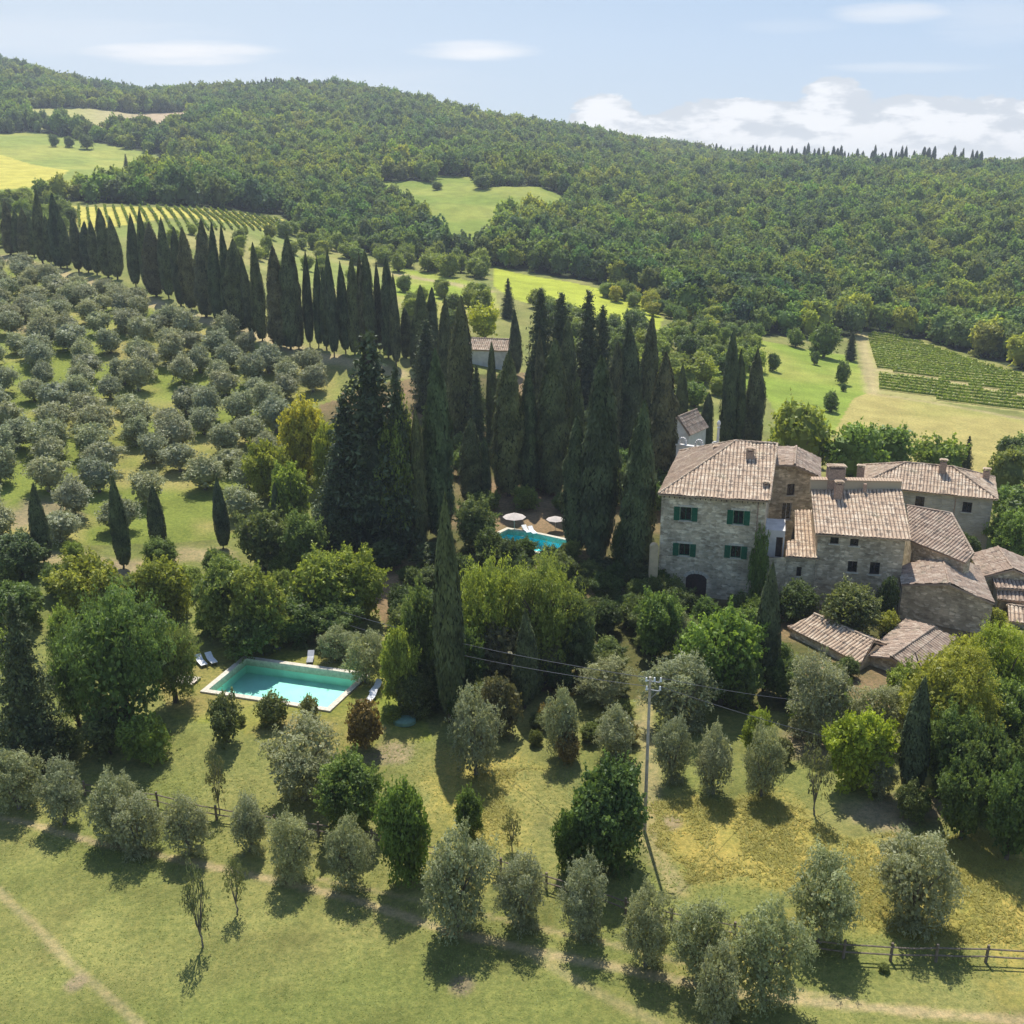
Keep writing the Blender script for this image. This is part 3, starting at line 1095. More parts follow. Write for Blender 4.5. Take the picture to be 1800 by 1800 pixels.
    P = at(1262, 795, 15.5)
    chimney(t, P, 1.0, .7, 14.0, 15.9, rz)
    # skylight box low on the right of the roof
    P = at(1346, 858, 14.2)
    chimney(t, P, .6, .6, 13.6, 14.6, rz)
    # climbing vine on the right of the facade
    return t


villa()


def px_plane(p1, p2, p3):
    """plane through three (px,py,z) points; returns a function px,py -> world point"""
    A, B, C = at(*p1), at(*p2), at(*p3)
    n = (B - A).cross(C - A)

    def f(px, py):
        d = Vector(pix_dir(px, py))
        o = Vector((0, 0, CAMZ))
        return o + d * ((A - o).dot(n) / d.dot(n))
    return f


def inset(poly, d):
    return offset_poly(poly, -d)


def rear_wing():
    t = empty('villa_wing', (31, 113, 2), 'rear stone wing in the shade right behind the tall villa', 'building')
    a, b, c = at(1358, 818, 14.0), at(1397, 818, 14.2), at(1443, 840, 12.3)
    e2 = Vector((.275, .961, 0))
    D = 9
    a2, b2, c2 = a + e2 * D, b + e2 * D, c + e2 * D
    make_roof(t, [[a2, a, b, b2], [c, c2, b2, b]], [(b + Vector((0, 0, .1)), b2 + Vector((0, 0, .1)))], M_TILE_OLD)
    bm = bmesh.new()
    k = e2 * .3
    L = (c - a).length
    wall_into(bm, a + k, c + k, 0, [(0, 13.9), (.42, 14.1), (1, 12.2)], [(2.0, 2.9, 10.2, 11.6), (1.6, 2.7, 7.2, 9.3)])
    wall_into(bm, c + k, c2, 0, 12.2, (), s_off=20)
    wall_into(bm, a2, a + k, 0, 13.9, (), s_off=40)
    wall_into(bm, c2, a2, 0, [(0, 12.2), (.6, 14), (1, 13.9)], (), s_off=60)
    child_world('wall', bm, M_STONE2, t)
    make_window(t, (a + k)[:2], (c + k)[:2], (2.0, 2.9, 10.2, 11.6), M_DARKWOOD)
    make_window(t, (a + k)[:2], (c + k)[:2], (1.6, 2.7, 7.2, 9.3), M_PALE)


rear_wing()


def rect_shed(name, label, cat, base, zb, walls_mat, roof_mat, slopes, ridges, wall_specs, windows=(), chim=()):
    t = empty(name, base, label, cat)
    make_roof(t, slopes, ridges, roof_mat)
    bm = bmesh.new()
    for i, w in enumerate(wall_specs):
        wall_into(bm, w[0][:2], w[1][:2], zb, w[2], w[3] if len(w) > 3 else (), s_off=i * 17.0)
    child_world('wall', bm, walls_mat, t)
    for w in windows:
        make_window(t, w[0][:2], w[1][:2], w[2], w[3], bars=w[4] if len(w) > 4 else 1, sill=w[5] if len(w) > 5 else True)
    return t


def central_house():
    LF, RF = (31.75, 101.35), (41.1, 99.55)
    LB, RB = (33.25, 109.2), (43.0, 108.5)
    ZE, ZR = 10.0, 12.6
    lf, rf = (32.2, 101.75), (40.75, 100.1)
    lb, rb = (33.5, 109.0), (42.6, 108.2)
    e = (Vector(rf) - Vector(lf)).normalized()

    def sof(px, py):
        d = pix_dir(px, py)
        n = Vector((-e.y, e.x))
        tt = Vector(lf).dot(n) / (d[0] * n.x + d[1] * n.y)
        return (Vector((d[0] * tt, d[1] * tt)) - Vector(lf)).dot(e), CAMZ + d[2] * tt
    ops = []
    for (x0, y0, x1, y1) in ((1460, 944, 1475, 956), (1495, 947, 1510, 960), (1491, 986, 1508, 1006), (1530, 988, 1548, 1010)):
        s0, z1 = sof(x0, y0)
        s1, _ = sof(x1, y0)
        _, z0 = sof((x0 + x1) / 2, y1)
        ops.append((s0, s1, z0, min(z1, ZE - .25)))
    t = rect_shed('stone_farmhouse', 'two storey stone farmhouse with a broad tiled slope in the middle of the hamlet', 'farmhouse',
                  (36.5, 101, 2), 0, M_STONE2, M_TILE,
                  [[V3(LF, ZE), V3(RF, ZE), V3(RB, ZR), V3(LB, ZR)]], [],
                  [(lf, rf, ZE - .05, ops), (rf, rb, [(0, ZE - .05), (1, ZR - .1)]), (rb, lb, ZR - .1), (lb, lf, [(0, ZR - .1), (1, ZE - .05)])],
                  [(lf, rf, o_, M_DARKWOOD) for o_ in ops])
    # raised wall along the ridge with its own coping of tiles
    bm = bmesh.new()
    a, b = Vector((*LB, 0)), Vector((*RB, 0))
    d = (b - a)
    rz = math.atan2(d.y, d.x)
    box(bm, (a + b) / 2 + Vector((0, .30, ZR + .3)), d.length + .1, .5, 1.6, rz)
    child_world('parapet', bm, M_STONE2, t)
    bm = bmesh.new()
    n = int(d.length / .3)
    for i in range(n):
        q = a + d * ((i + .5) / n) + Vector((0, .30, ZR + 1.16))
        box(bm, q, .26, .8, .1, rz, rx=.15)
    child_world('parapet_tile', bm, M_TILE, t)
    P = at(1470, 845, 13.6)
    chimney(t, (P.x, P.y + .4), 1.9, 1.0, 12.6, 14.9, rz)
    P = at(1474, 862, 13)
    chimney(t, (P.x, P.y), .8, .6, 12.0, 13.7, rz)
    P = at(1517, 862, 12.6)
    chimney(t, (P.x, P.y - .5), .3, .3, 12.2, 13.5, rz, cap=False)
    P = at(1390, 0, 0) if False else None


central_house()


def porch_house():
    # narrow tiled lean-to between villa and farmhouse
    a, b = at(1381, 979, 7.2), at(1440, 983, 7.2)
    f = px_plane((1381, 979, 7.2), (1440, 983, 7.2), (1440, 895, 9.7))
    c, d = f(1441, 896), f(1397, 898)
    e_, g = f(1397, 950), f(1382, 952)
    ins = Vector((0, .5, 0))
    al, bl = a + ins + Vector((.25, 0, 0)), b + ins - Vector((.2, 0, 0))
    L = (bl - al).length
    op = (L * .38, L * .55, 4.9, 6.0)
    t = rect_shed('stone_annex', 'small stone annex with a narrow orange roof joining villa and farmhouse', 'annex', (al.x, al.y, 2), 0, M_STONE, M_TILE,
                  [[a, b, c, d, e_, g]], [],
                  [(al, bl, 7.05, [op]), (bl, (bl.x + 1, bl.y + 8), [(0, 7.05), (1, 9.3)]), ((d.x + .2, d.y - .3), al, [(0, 9.4), (1, 7.05)])],
                  [(al, bl, op, M_DARKWOOD, 0)])
    # terrace block beside it, with the white room on top
    FR = Vector((26.3, 102.0, 0))
    t2 = empty('terrace_block', (28, 103, 2), 'stone terrace wall with a white arched room beside the villa corner', 'terrace')
    bm = bmesh.new()
    ax, bx = Vector((26.1, 102.15, 0)), Vector((al.x, al.y + .05, 0))
    wall_into(bm, ax, bx, 0, 7.0)
    lay = uvlay(bm)
    q = [ax + Vector((0, 0, 6.2)), bx + Vector((0, 0, 6.2)), bx + Vector((1, 9, 6.2)), ax + Vector((2.2, 9, 6.2))]
    fc = bm.faces.new([bm.verts.new(v) for v in q])
    child_world('wall', bm, M_STONE, t2)
    bm = bmesh.new()
    w0, w1 = at_y(1344, 950, 104.8), at_y(1379, 952, 104.3)
    L = (w1 - w0).length
    zt_ = at_y(1360, 931, 104.8).z
    op = (L * .58, L * .92, 6.3, zt_ - .75)
    wall_into(bm, w0, w1, 6.25, zt_, [op])
    wall_into(bm, w1, (w1.x + 1, w1.y + 4), 6.25, zt_)
    r_ = [V3(w0, zt_), V3(w1, zt_), (w1.x + 1, w1.y + 4, zt_), (w0.x + 1, w0.y + 4, zt_)]
    bm.faces.new([bm.verts.new(v) for v in r_])
    rm = child_world('white_room', bm, M_PALE, t2)
    bm = bmesh.new()
    dd = (w1 - w0).normalized()
    mid = w0 + dd * ((op[0] + op[1]) / 2)
    box(bm, Vector((mid.x, mid.y + .25, (op[2] + op[3]) / 2)), op[1] - op[0], .05, op[3] - op[2], math.atan2(dd.y, dd.x))
    tube(bm, Vector((mid.x, mid.y + .24, op[3])), Vector((mid.x, mid.y + .27, op[3])), (op[1] - op[0]) / 2, None, 16)
    child_world('door', bm, M_DARKWOOD, t2)


porch_house()


def diagonal_house():
    f = px_plane((1600, 951, 8.0), (1697, 990, 7.7), (1670, 904, 10.4))
    P1, P2, P3, P4, P5 = f(1594, 890), f(1672, 904), f(1711, 975), f(1697, 990), f(1600, 951)
    t = empty('stone_outbuilding', (45, 103, 2), 'old stone building with a weathered sloping roof right of the farmhouse', 'outbuilding')
    make_roof(t, [[P5, P4, P3, P2, P1]], [(P2 + Vector((0, 0, .1)), P3 + Vector((0, 0, .1))), (P1 + Vector((0, 0, .1)), P2 + Vector((0, 0, .1)))], M_TILE_OLD)
    bm = bmesh.new()
    dn = Vector((0, 0, .15))
    for a, b in ((P5, P4), (P4, P3), (P3, P2), (P2, P1), (P1, P5)):
        i0 = a + ((P1 + P3) / 2 - a).normalized() * .3
        i1 = b + ((P1 + P3) / 2 - b).normalized() * .3
        wall_into(bm, i0, i1, 0, [(0, a.z - .15), (1, b.z - .15)])
    child_world('wall', bm, M_STONE2, t)


diagonal_house()


def barn():
    LF, RF = at(1584, 1028, 5.75), at(1749, 1062, 5.5)
    AF = at(1669, 1027, 6.95)
    AB = at(1655, 976, 6.95)
    LB = LF + (AB - AF) * .62
    LB.z = 5.75
    RB = at(1721, 996, 5.5)
    t = empty('stone_barn', (43.5, 96, 2), 'low stone barn with a brown gable roof at the near corner of the hamlet', 'barn')
    up = Vector((0, 0, .08))
    make_roof(t, [[LB, LF, AF, AB], [RF, RB, AB, AF]], [(AF + up, AB + up)], M_TILE_OLD)
    bm = bmesh.new()
    c = (LF + RB) / 2

    def ins(p, k=.25):
        q = p + (c - p).normalized() * k
        return q
    l, r, lb, rb = ins(LF), ins(RF), ins(LB), ins(RB)
    ta = (AF - LF).length / (RF - LF).length
    wall_into(bm, l, r, -.5, [(0, 5.6), (min(ta, .6), 6.8), (1, 5.35)])
    wall_into(bm, lb, l, -.5, 5.6, (), s_off=20)
    wall_into(bm, r, rb, -.5, 5.35, (), s_off=40)
    wall_into(bm, rb, lb, -.5, [(0, 5.35), (.5, 6.8), (1, 5.6)], (), s_off=60)
    child_world('wall', bm, M_STONE2, t)


barn()


def front_sheds():
    z0, z1 = 2.8, 3.9
    R0, R1 = at(1431, 1080, z1), at(1536, 1127, z1)
    E0, E1 = at(1384, 1103, z0), at(1514, 1168, z0)
    back = (R0 - E0)
    B0, B1 = R0 + Vector((back.x, back.y, -1.1)) * .6, R1 + Vector((back.x, back.y, -1.1)) * .6
    t = empty('tiled_shed', (30, 91, 1.8), 'long low shed with a pale striped tile roof below the courtyard tree', 'shed')
    up = Vector((0, 0, .08))
    make_roof(t, [[E0, E1, R1, R0], [B1, B0, R0, R1]], [(R0 + up, R1 + up)], M_TILE)
    bm = bmesh.new()
    c = (R0 + R1) / 2
    i_ = [p + (c - p).normalized() * .3 for p in (E0, E1, B1, B0)]
    wall_into(bm, i_[0], i_[1], 0, z0 - .05)
    wall_into(bm, i_[1], i_[2], 0, [(0, z0), (.6, z1 - .1), (1, z0)], (), s_off=20)
    wall_into(bm, i_[2], i_[3], 0, z0 - .05, (), s_off=30)
    wall_into(bm, i_[3], i_[0], 0, [(0, z0), (.4, z1 - .1), (1, z0)], (), s_off=50)
    child_world('wall', bm, M_STONE, t)
    # second, smaller wing at an angle
    t = empty('tiled_outhouse', (36, 88, 1.8), 'small outhouse with a broken purplish tile ridge in front of the barn', 'outhouse')
    G0, G1 = at(1641, 1104, 3.9), at(1566, 1156, 3.8)
    L0, L1 = at(1592, 1089, 3.1), at(1519, 1152, 2.9)
    S0, S1 = at(1683, 1122, 3.0), at(1609, 1182, 2.9)
    make_roof(t, [[L0, L1, G1, G0], [S1, S0, G0, G1]], [(G0 + up, G1 + up)], M_TILE_OLD)
    bm = bmesh.new()
    c = (G0 + G1) / 2
    i_ = [p + (c - p).normalized() * .3 for p in (L1, S1, S0, L0)]
    wall_into(bm, i_[0], i_[1], 0, [(0, 2.85), (.45, 3.7), (1, 2.85)])
    wall_into(bm, i_[1], i_[2], 0, 2.85, (), s_off=20)
    wall_into(bm, i_[2], i_[3], 0, [(0, 2.95), (.5, 3.8), (1, 3.0)], (), s_off=30)
    wall_into(bm, i_[3], i_[0], 0, 2.85, (), s_off=50)
    child_world('wall', bm, M_STONE, t)


front_sheds()


def back_house():
    FL, FR, BR, BL = (43.7, 124.5), (58.8, 118.4), (62.8, 128.2), (47.7, 134.3)
    ZE, ZR = 8.5, 10.7
    RL, RR = (50.6, 127.4), (55.9, 125.3)
    up = .1
    ins = inset([FL, FR, BR, BL], .5)
    fl, fr, br, bl = ins
    e = (Vector(fr) - Vector(fl)).normalized()

    def sof(px, py):
        d = pix_dir(px, py)
        n = Vector((-e.y, e.x))
        tt = Vector(fl).dot(n) / (d[0] * n.x + d[1] * n.y)
        return (Vector((d[0] * tt, d[1] * tt)) - Vector(fl)).dot(e), CAMZ + d[2] * tt
    ops = []
    for (x0, y0, x1, y1) in ((1610, 872, 1626, 890), (1693, 882, 1710, 901)):
        s0, z1 = sof(x0, y0)
        s1, _ = sof(x1, y0)
        _, z0 = sof((x0 + x1) / 2, y1)
        ops.append((s0, s1, z0, z1))
    t = rect_shed('plastered_house', 'plastered house with hipped roof and two small windows at the back right', 'house', (52, 124, 1.5), -1,
                  M_PLASTER, M_TILE,
                  [[V3(FL, ZE), V3(FR, ZE), V3(RR, ZR), V3(RL, ZR)], [V3(FR, ZE), V3(BR, ZE), V3(RR, ZR)],
                   [V3(BL, ZE), V3(FL, ZE), V3(RL, ZR)], [V3(BR, ZE), V3(BL, ZE), V3(RL, ZR), V3(RR, ZR)]],
                  [(V3(FL, ZE + up), V3(RL, ZR + up)), (V3(RL, ZR + up), V3(RR, ZR + up)), (V3(RR, ZR + up), V3(FR, ZE + up)), (V3(RR, ZR + up), V3(BR, ZE + up)), (V3(BL, ZE + up), V3(RL, ZR + up))],
                  [(fl, fr, ZE - .05, ops), (fr, br, ZE - .05), (br, bl, ZE - .05), (bl, fl, ZE - .05)],
                  [(fl, fr, o_, M_DARKWOOD) for o_ in ops])
    rz = math.atan2(e.y, e.x)
    for (px, py, z, w, h) in ((1657, 826, 10.6, .8, 1.3), (1733, 840, 9.3, .8, 1.2), (1512, 838, 9.0, .9, 1.5)):
        P = at(px, py, z)
        chimney(t, P, w, .6, z - .9, z + h - .3, rz)
    bm = bmesh.new()
    s_, _z = sof(1677, 900)
    q = Vector((*fl, 0)) + Vector((e.x, e.y, 0)) * s_ + Vector((e.y, -e.x, 0)) * .08
    tube(bm, q + Vector((0, 0, 0)), q + Vector((0, 0, 8.4)), .06, .06, 6)
    child_world('downpipe', bm, M_BRICK, t)


back_house()


def simple_gable(name, label, cat, c, w, l, rz, zb, ze, zr, wm, rm, op=False):
    """gable house: w across the ridge, l along it"""
    t = empty(name, (c[0], c[1], zb + .5), label, cat)
    Rz = Matrix.Rotation(rz, 3, 'Z')
    P = lambda x, y, z: Vector((c[0], c[1], 0)) + Rz @ Vector((x, y, 0)) + Vector((0, 0, z))
    o = .3
    a, b, c2, d = P(-w / 2 - o, -l / 2 - o, ze), P(w / 2 + o, -l / 2 - o, ze), P(w / 2 + o, l / 2 + o, ze), P(-w / 2 - o, l / 2 + o, ze)
    r0, r1 = P(0, -l / 2 - o, zr), P(0, l / 2 + o, zr)
    up = Vector((0, 0, .08))
    make_roof(t, [[d, a, r0, r1], [b, c2, r1, r0]], [(r0 + up, r1 + up)], rm)
    bm = bmesh.new()
    A, B, C_, D = P(-w / 2, -l / 2, 0), P(w / 2, -l / 2, 0), P(w / 2, l / 2, 0), P(-w / 2, l / 2, 0)
    zz = ze - .02
    ops = [(w * .38, w * .62, zb + (ze - zb) * .45, zb + (ze - zb) * .8)] if op else []
    wall_into(bm, A, B, zb, [(0, zz), (.5, zr - .12), (1, zz)], ops)
    wall_into(bm, B, C_, zb, zz, (), s_off=20)
    wall_into(bm, C_, D, zb, [(0, zz), (.5, zr - .12), (1, zz)], (), s_off=40)
    wall_into(bm, D, A, zb, zz, (), s_off=60)
    child_world('wall', bm, wm, t)
    for q in ops:
        make_window(t, A[:2], B[:2], q, M_DARKWOOD)
    return t


P = at(1757, 990, 5.6)
simple_gable('garden_shed', 'low tiled gable shed at the right edge behind the barn', 'shed', (P.x + .8, P.y + .5), 5.2, 6.5, R(-12), 0, 4.9, 6.0, M_STONE2, M_TILE_OLD)
P = at(1762, 1020, 4.6)
simple_gable('white_shed', 'white walled shed with a flat brown roof at the right edge', 'shed', (P.x + 1.2, P.y + .6), 4.4, 3.6, R(80), 0, 4.3, 4.9, M_PALE, M_TILE_OLD)
P = at(1775, 1045, 3.4)
simple_gable('lean_to_shed', 'low brown roofed lean-to in front of the white shed', 'shed', (P.x + 1.2, P.y + .2), 4.0, 4.6, R(75), 0, 3.4, 4.3, M_STONE2, M_TILE_OLD)
P = at(1792, 1082, 2.6)
simple_gable('striped_roof_shed', 'small shed with pale striped tiles at the lower right edge', 'shed', (P.x + 1.2, P.y), 4.4, 4.0, R(70), 0, 2.6, 3.4, M_STONE, M_TILE)

# far farmhouse among the trees, chapel behind the villa
g = ground(862, 640)
simple_gable('far_farmhouse', 'distant farmhouse with a pink roof half hidden behind the cypress tops', 'farmhouse', (g.x, g.y), 6, 8.0, R(78), g.z - 1, g.z + 3.2, g.z + 5.0, M_PALE, M_TILE, True)
P = at_y(1207, 752, 150)
simple_gable('chapel', 'small pale chapel with a steep brown roof behind the villa', 'chapel', (P.x, P.y), 3.6, 6, R(-35), 3, P.z - .3, P.z + 2.2, M_PALE, M_TILE_OLD)
P = at_y(12, 350, 420)
simple_gable('hillside_house', 'tiny brown roofed house by the lane at the far left', 'house', (P.x, P.y), 7, 12, R(80), P.z - 6, P.z - 1, P.z + 1.2, M_PALE, M_TILE_OLD)


def garden_wall_and_column():
    a, b = at_y(1190, 782, 134), at_y(1268, 786, 131)
    t = empty('garden_wall', (a.x, a.y, 3), 'pale scrolled garden wall rising behind the villa roof', 'wall')
    bm = bmesh.new()
    d = b - a
    rz = math.atan2(d.y, d.x)
    m_ = (a + b) / 2
    box(bm, Vector((m_.x, m_.y, (3 + a.z) / 2)), d.length, .5, a.z - 3, rz)
    child_world('wall', bm, M_PALE, t)
    bm = bmesh.new()
    box(bm, Vector((m_.x, m_.y, a.z + .08)), d.length + .2, .7, .16, rz)
    for s in (.12, .5, .86):
        q = a + d * s
        for k in range(8):
            th = math.pi * k / 7
            box(bm, Vector((q.x, q.y, a.z + .3)) + Vector((math.cos(th) * .45, 0, math.sin(th) * .7)), .22, .4, .3, rz)
    child_world('scroll', bm, M_PALE, t)
    P = at_y(1261, 785, 129)
    t = empty('stone_column', (P.x, P.y, P.z), 'slim white stone column with an urn behind the villa chimney', 'column')
    bm = bmesh.new()
    prof = [(.32, -8), (.32, .2), (.2, .3), (.16, 1.4), (.14, 2.4), (.24, 2.5), (.12, 2.65), (.26, 3.0), (.22, 3.25), (.06, 3.5)]
    for (r0, z0), (r1, z1) in zip(prof[:-1], prof[1:]):
        tube(bm, P + Vector((0, 0, z0)), P + Vector((0, 0, z1)), r0, r1, 12)
    child_world('shaft', bm, M_PALE, t)
    # ochre gate pillar at the villa's left corner
    P0 = at_y(1153, 1005, 103.5)
    t = empty('gate_pillar', (P0.x, P0.y, 2), 'short ochre plastered gate pillar at the left corner of the villa', 'pillar')
    bm = bmesh.new()
    zt_ = at_y(1153, 962, 103.5).z
    box(bm, Vector((P0.x - .3, P0.y, (1 + zt_) / 2)), .9, .7, zt_ - 1)
    child_world('shaft', bm, M_OCHRE, t)
    bm = bmesh.new()
    tube(bm, Vector((P0.x - .3, P0.y - .36, zt_)), Vector((P0.x - .3, P0.y + .36, zt_)), .47, None, 14)
    child_world('cap', bm, M_OCHRE, t)


garden_wall_and_column()

# ------------------------------------------------------------------ plants: prototypes in a 1 x 1 x 1 frame
def unit(v):
    return v / np.maximum(np.linalg.norm(v, axis=-1, keepdims=True), 1e-9)


def rdir(g, n):
    return unit(g.normal(size=(n, 3)))


def leaves(g, C, Nrm, size, aspect=.55, up=0.0):
    """quads at C facing Nrm; size (n,) half length"""
    n = len(C)
    t = rdir(g, n)
    t[:, 2] += up
    t = unit(t - (t * Nrm).sum(1, keepdims=True) * Nrm)
    b = np.cross(Nrm, t)
    s = size[:, None]
    w = s * aspect
    P = np.stack([C - t * s, C + b * w - t * s * .1, C + t * s, C - b * w - t * s * .1], 1)
    return P


def core(g, rx, rz, cz, bump=.15, nu=14, nv=9, seed=1):
    th = np.linspace(0, 2 * np.pi, nu + 1)
    ph = np.linspace(-np.pi / 2, np.pi / 2, nv + 1)
    T, Pn = np.meshgrid(th, ph)
    k = 1 + bump * (2 * vnoise(np.cos(T) * 2 + 5, np.sin(T) * 2 + Pn * 2 + 9, seed) - 1)
    X = np.cos(T) * np.cos(Pn) * rx * k
    Y = np.sin(T) * np.cos(Pn) * rx * k
    Z = np.sin(Pn) * rz * k + cz
    V = np.stack([X, Y, Z], -1)
    return np.stack([V[:-1, :-1], V[:-1, 1:], V[1:, 1:], V[1:, :-1]], 2).reshape(-1, 4, 3)


def blob_crown(name, mat, seed, nclump=40, per=120, leaf=.03, z0=.2, clump=.15, aspect=.55, fill=.2, flat=1.0, tiers=1.0, wcore=0.0, egg=.0, up=0.0, gap=0.0, tvar=.5):
    g = np.random.default_rng(seed)
    zc, hz = (z0 + 1) / 2, (1 - z0) / 2
    nl = int(g.integers(4, 7))
    Ld = rdir(g, nl)
    Ld[:, 2] = np.where(Ld[:, 2] < -.2, Ld[:, 2] * -.5, Ld[:, 2])
    Lr = g.uniform(.42, .66, nl)                      # lobe radius in crown half-widths
    Lc = Ld * (1 - Lr)[:, None] * g.uniform(.75, 1.1, nl)[:, None]
    Lc = np.concatenate([Lc, [[0, 0, -.35]]])
    Lr = np.concatenate([Lr, [.72]])
    li = g.integers(0, len(Lr), nclump * 5)
    D = rdir(g, nclump * 5)
    Pn = Lc[li] + D * Lr[li][:, None] * g.uniform(.72, 1.0, len(li))[:, None]
    inner = np.zeros(len(Pn), bool)
    for q in range(len(Lr)):
        inner |= (np.linalg.norm(Pn - Lc[q], axis=1) < Lr[q] * .62)
    Pn = Pn[~inner & (Pn[:, 2] > -.95)][:nclump]
    cl = clump * g.uniform(.5, 1.4, len(Pn))
    sc = np.array([.5, .5, hz])
    C = Pn * np.maximum(1 - cl / .5 * .62, .2)[:, None] * sc
    C += g.normal(size=C.shape) * .022
    Q, T = [], []
    for i in range(len(C)):
        k = int(per * (cl[i] / clump) ** 2)
        d = rdir(g, k)
        d[:, 2] = np.where(d[:, 2] < -.3, -d[:, 2], d[:, 2])
        r = cl[i] * g.uniform(.45, 1.0, k)[:, None] ** .5
        p = C[i] + d * r * np.array([1, 1, .85 * hz * 2])
        nr = unit(d * .7 + rdir(g, k) * .75 + np.array([0, 0, .25]))
        Q.append(leaves(g, p, nr, leaf * g.uniform(.6, 1.3, k), aspect, up))
        T.append(np.clip(g.uniform(.5 - tvar, .5 + tvar) * .6 + g.uniform(0, 1, k) * .4, 0, 1))
    m = int(per * nclump * fill)
    # ragged sprigs around the outline
    ns = int(nclump * 1.6)
    bi = g.integers(0, len(C), ns)
    dv_ = unit(C[bi] / sc + g.normal(size=(ns, 3)) * .35 + np.array([0, 0, .35]))
    kq = max(5, int(per * .13))
    tq = g.uniform(0, 1, (ns, kq))
    ln = g.uniform(.05, .12, ns)[:, None]
    pq = C[bi][:, None, :] + dv_[:, None, :] * np.array([1, 1, 2 * hz]) * (cl[bi][:, None] * .8 + ln * tq)[:, :, None] + g.normal(size=(ns, kq, 3)) * .010
    pq = pq.reshape(-1, 3)
    Q.append(leaves(g, pq, rdir(g, len(pq)), leaf * g.uniform(.55, 1.05, len(pq)), aspect, up))
    T.append(np.clip(np.repeat(g.uniform(.3, .9, ns), kq) + g.normal(size=len(pq)) * .15, 0, 1))
    if m:
        d = rdir(g, m) * (g.uniform(0, 1, m)[:, None] ** .4) * .72
        p = d * sc
        Q.append(leaves(g, p, rdir(g, m), leaf * 1.5 * g.uniform(.7, 1.3, m), .7))
        T.append(g.uniform(0.1, .7, m))
    Q = np.concatenate(Q)
    T = np.concatenate(T)
    if wcore:
        c = core(g, .5 * wcore, hz * wcore, 0, .25, seed=seed)
        Q = np.concatenate([Q, c])
        T = np.concatenate([T, g.uniform(.1, .5, len(c))])
    Q = Q + np.array([0, 0, zc])
    me = quads_mesh(name, Q, T)
    me.materials.append(mat)
    return me


def column_crown(name, mat, seed, W=2.4, H=13.0, n=6500, leaf=.17, base=.04, power=.6, lobes=.16, ragged=.08, low=.35):
    g = np.random.default_rng(seed)
    t = g.uniform(0, 1, n * 2)
    prof = lambda t: (np.clip(t, 0, 1) + .015)**low * np.clip(1 - t, 0, 1)**power
    mx = prof(np.linspace(0, 1, 200)).max()
    t = t[g.uniform(0, 1, len(t)) < prof(t) / mx + .05][:n]
    th = g.uniform(0, 2 * np.pi, len(t))
    k = 1 + lobes * (2 * vnoise(np.cos(th) * 1.8 + 4 + t * 2, np.sin(th) * 1.8 + t * 9, seed) - 1) + ragged * g.normal(size=len(t)) * .6
    r = prof(t) / mx * W / 2 * k
    z = base * H + t * (1 - base) * H
    P = np.stack([np.cos(th) * r, np.sin(th) * r, z], 1)
    P[:, 0] += .05 * W * np.sin(t * 5 + seed)
    nr = unit(np.stack([np.cos(th), np.sin(th), np.full(len(t), .25)], 1) + rdir(g, len(t)) * .55)
    Q = leaves(g, P, nr, leaf * g.uniform(.6, 1.5, len(t)), .42, 2.2)
    T = np.clip(vnoise(th * 1.2, t * 16, seed + 3) * .7 + g.uniform(0, .4, len(t)), 0, 1)
    tt = np.linspace(0, 1, 22)
    aa = np.linspace(0, 2 * np.pi, 13)
    A, B = np.meshgrid(aa, tt)
    kk = 1 + lobes * (2 * vnoise(np.cos(A) * 1.8 + 4 + B * 2, np.sin(A) * 1.8 + B * 9, seed) - 1)
    rr = prof(B) / mx * W / 2 * .88 * kk
    V = np.stack([np.cos(A) * rr + .05 * W * np.sin(B * 5 + seed), np.sin(A) * rr, base * H + B * (1 - base) * H], -1)
    c = np.stack([V[:-1, :-1], V[:-1, 1:], V[1:, 1:], V[1:, :-1]], 2).reshape(-1, 4, 3)
    Q = np.concatenate([Q, c]) / np.array([W, W, H])
    T = np.concatenate([T, g.uniform(0, .4, len(c))])
    me = quads_mesh(name, Q, T)
    me.materials.append(mat)
    return me


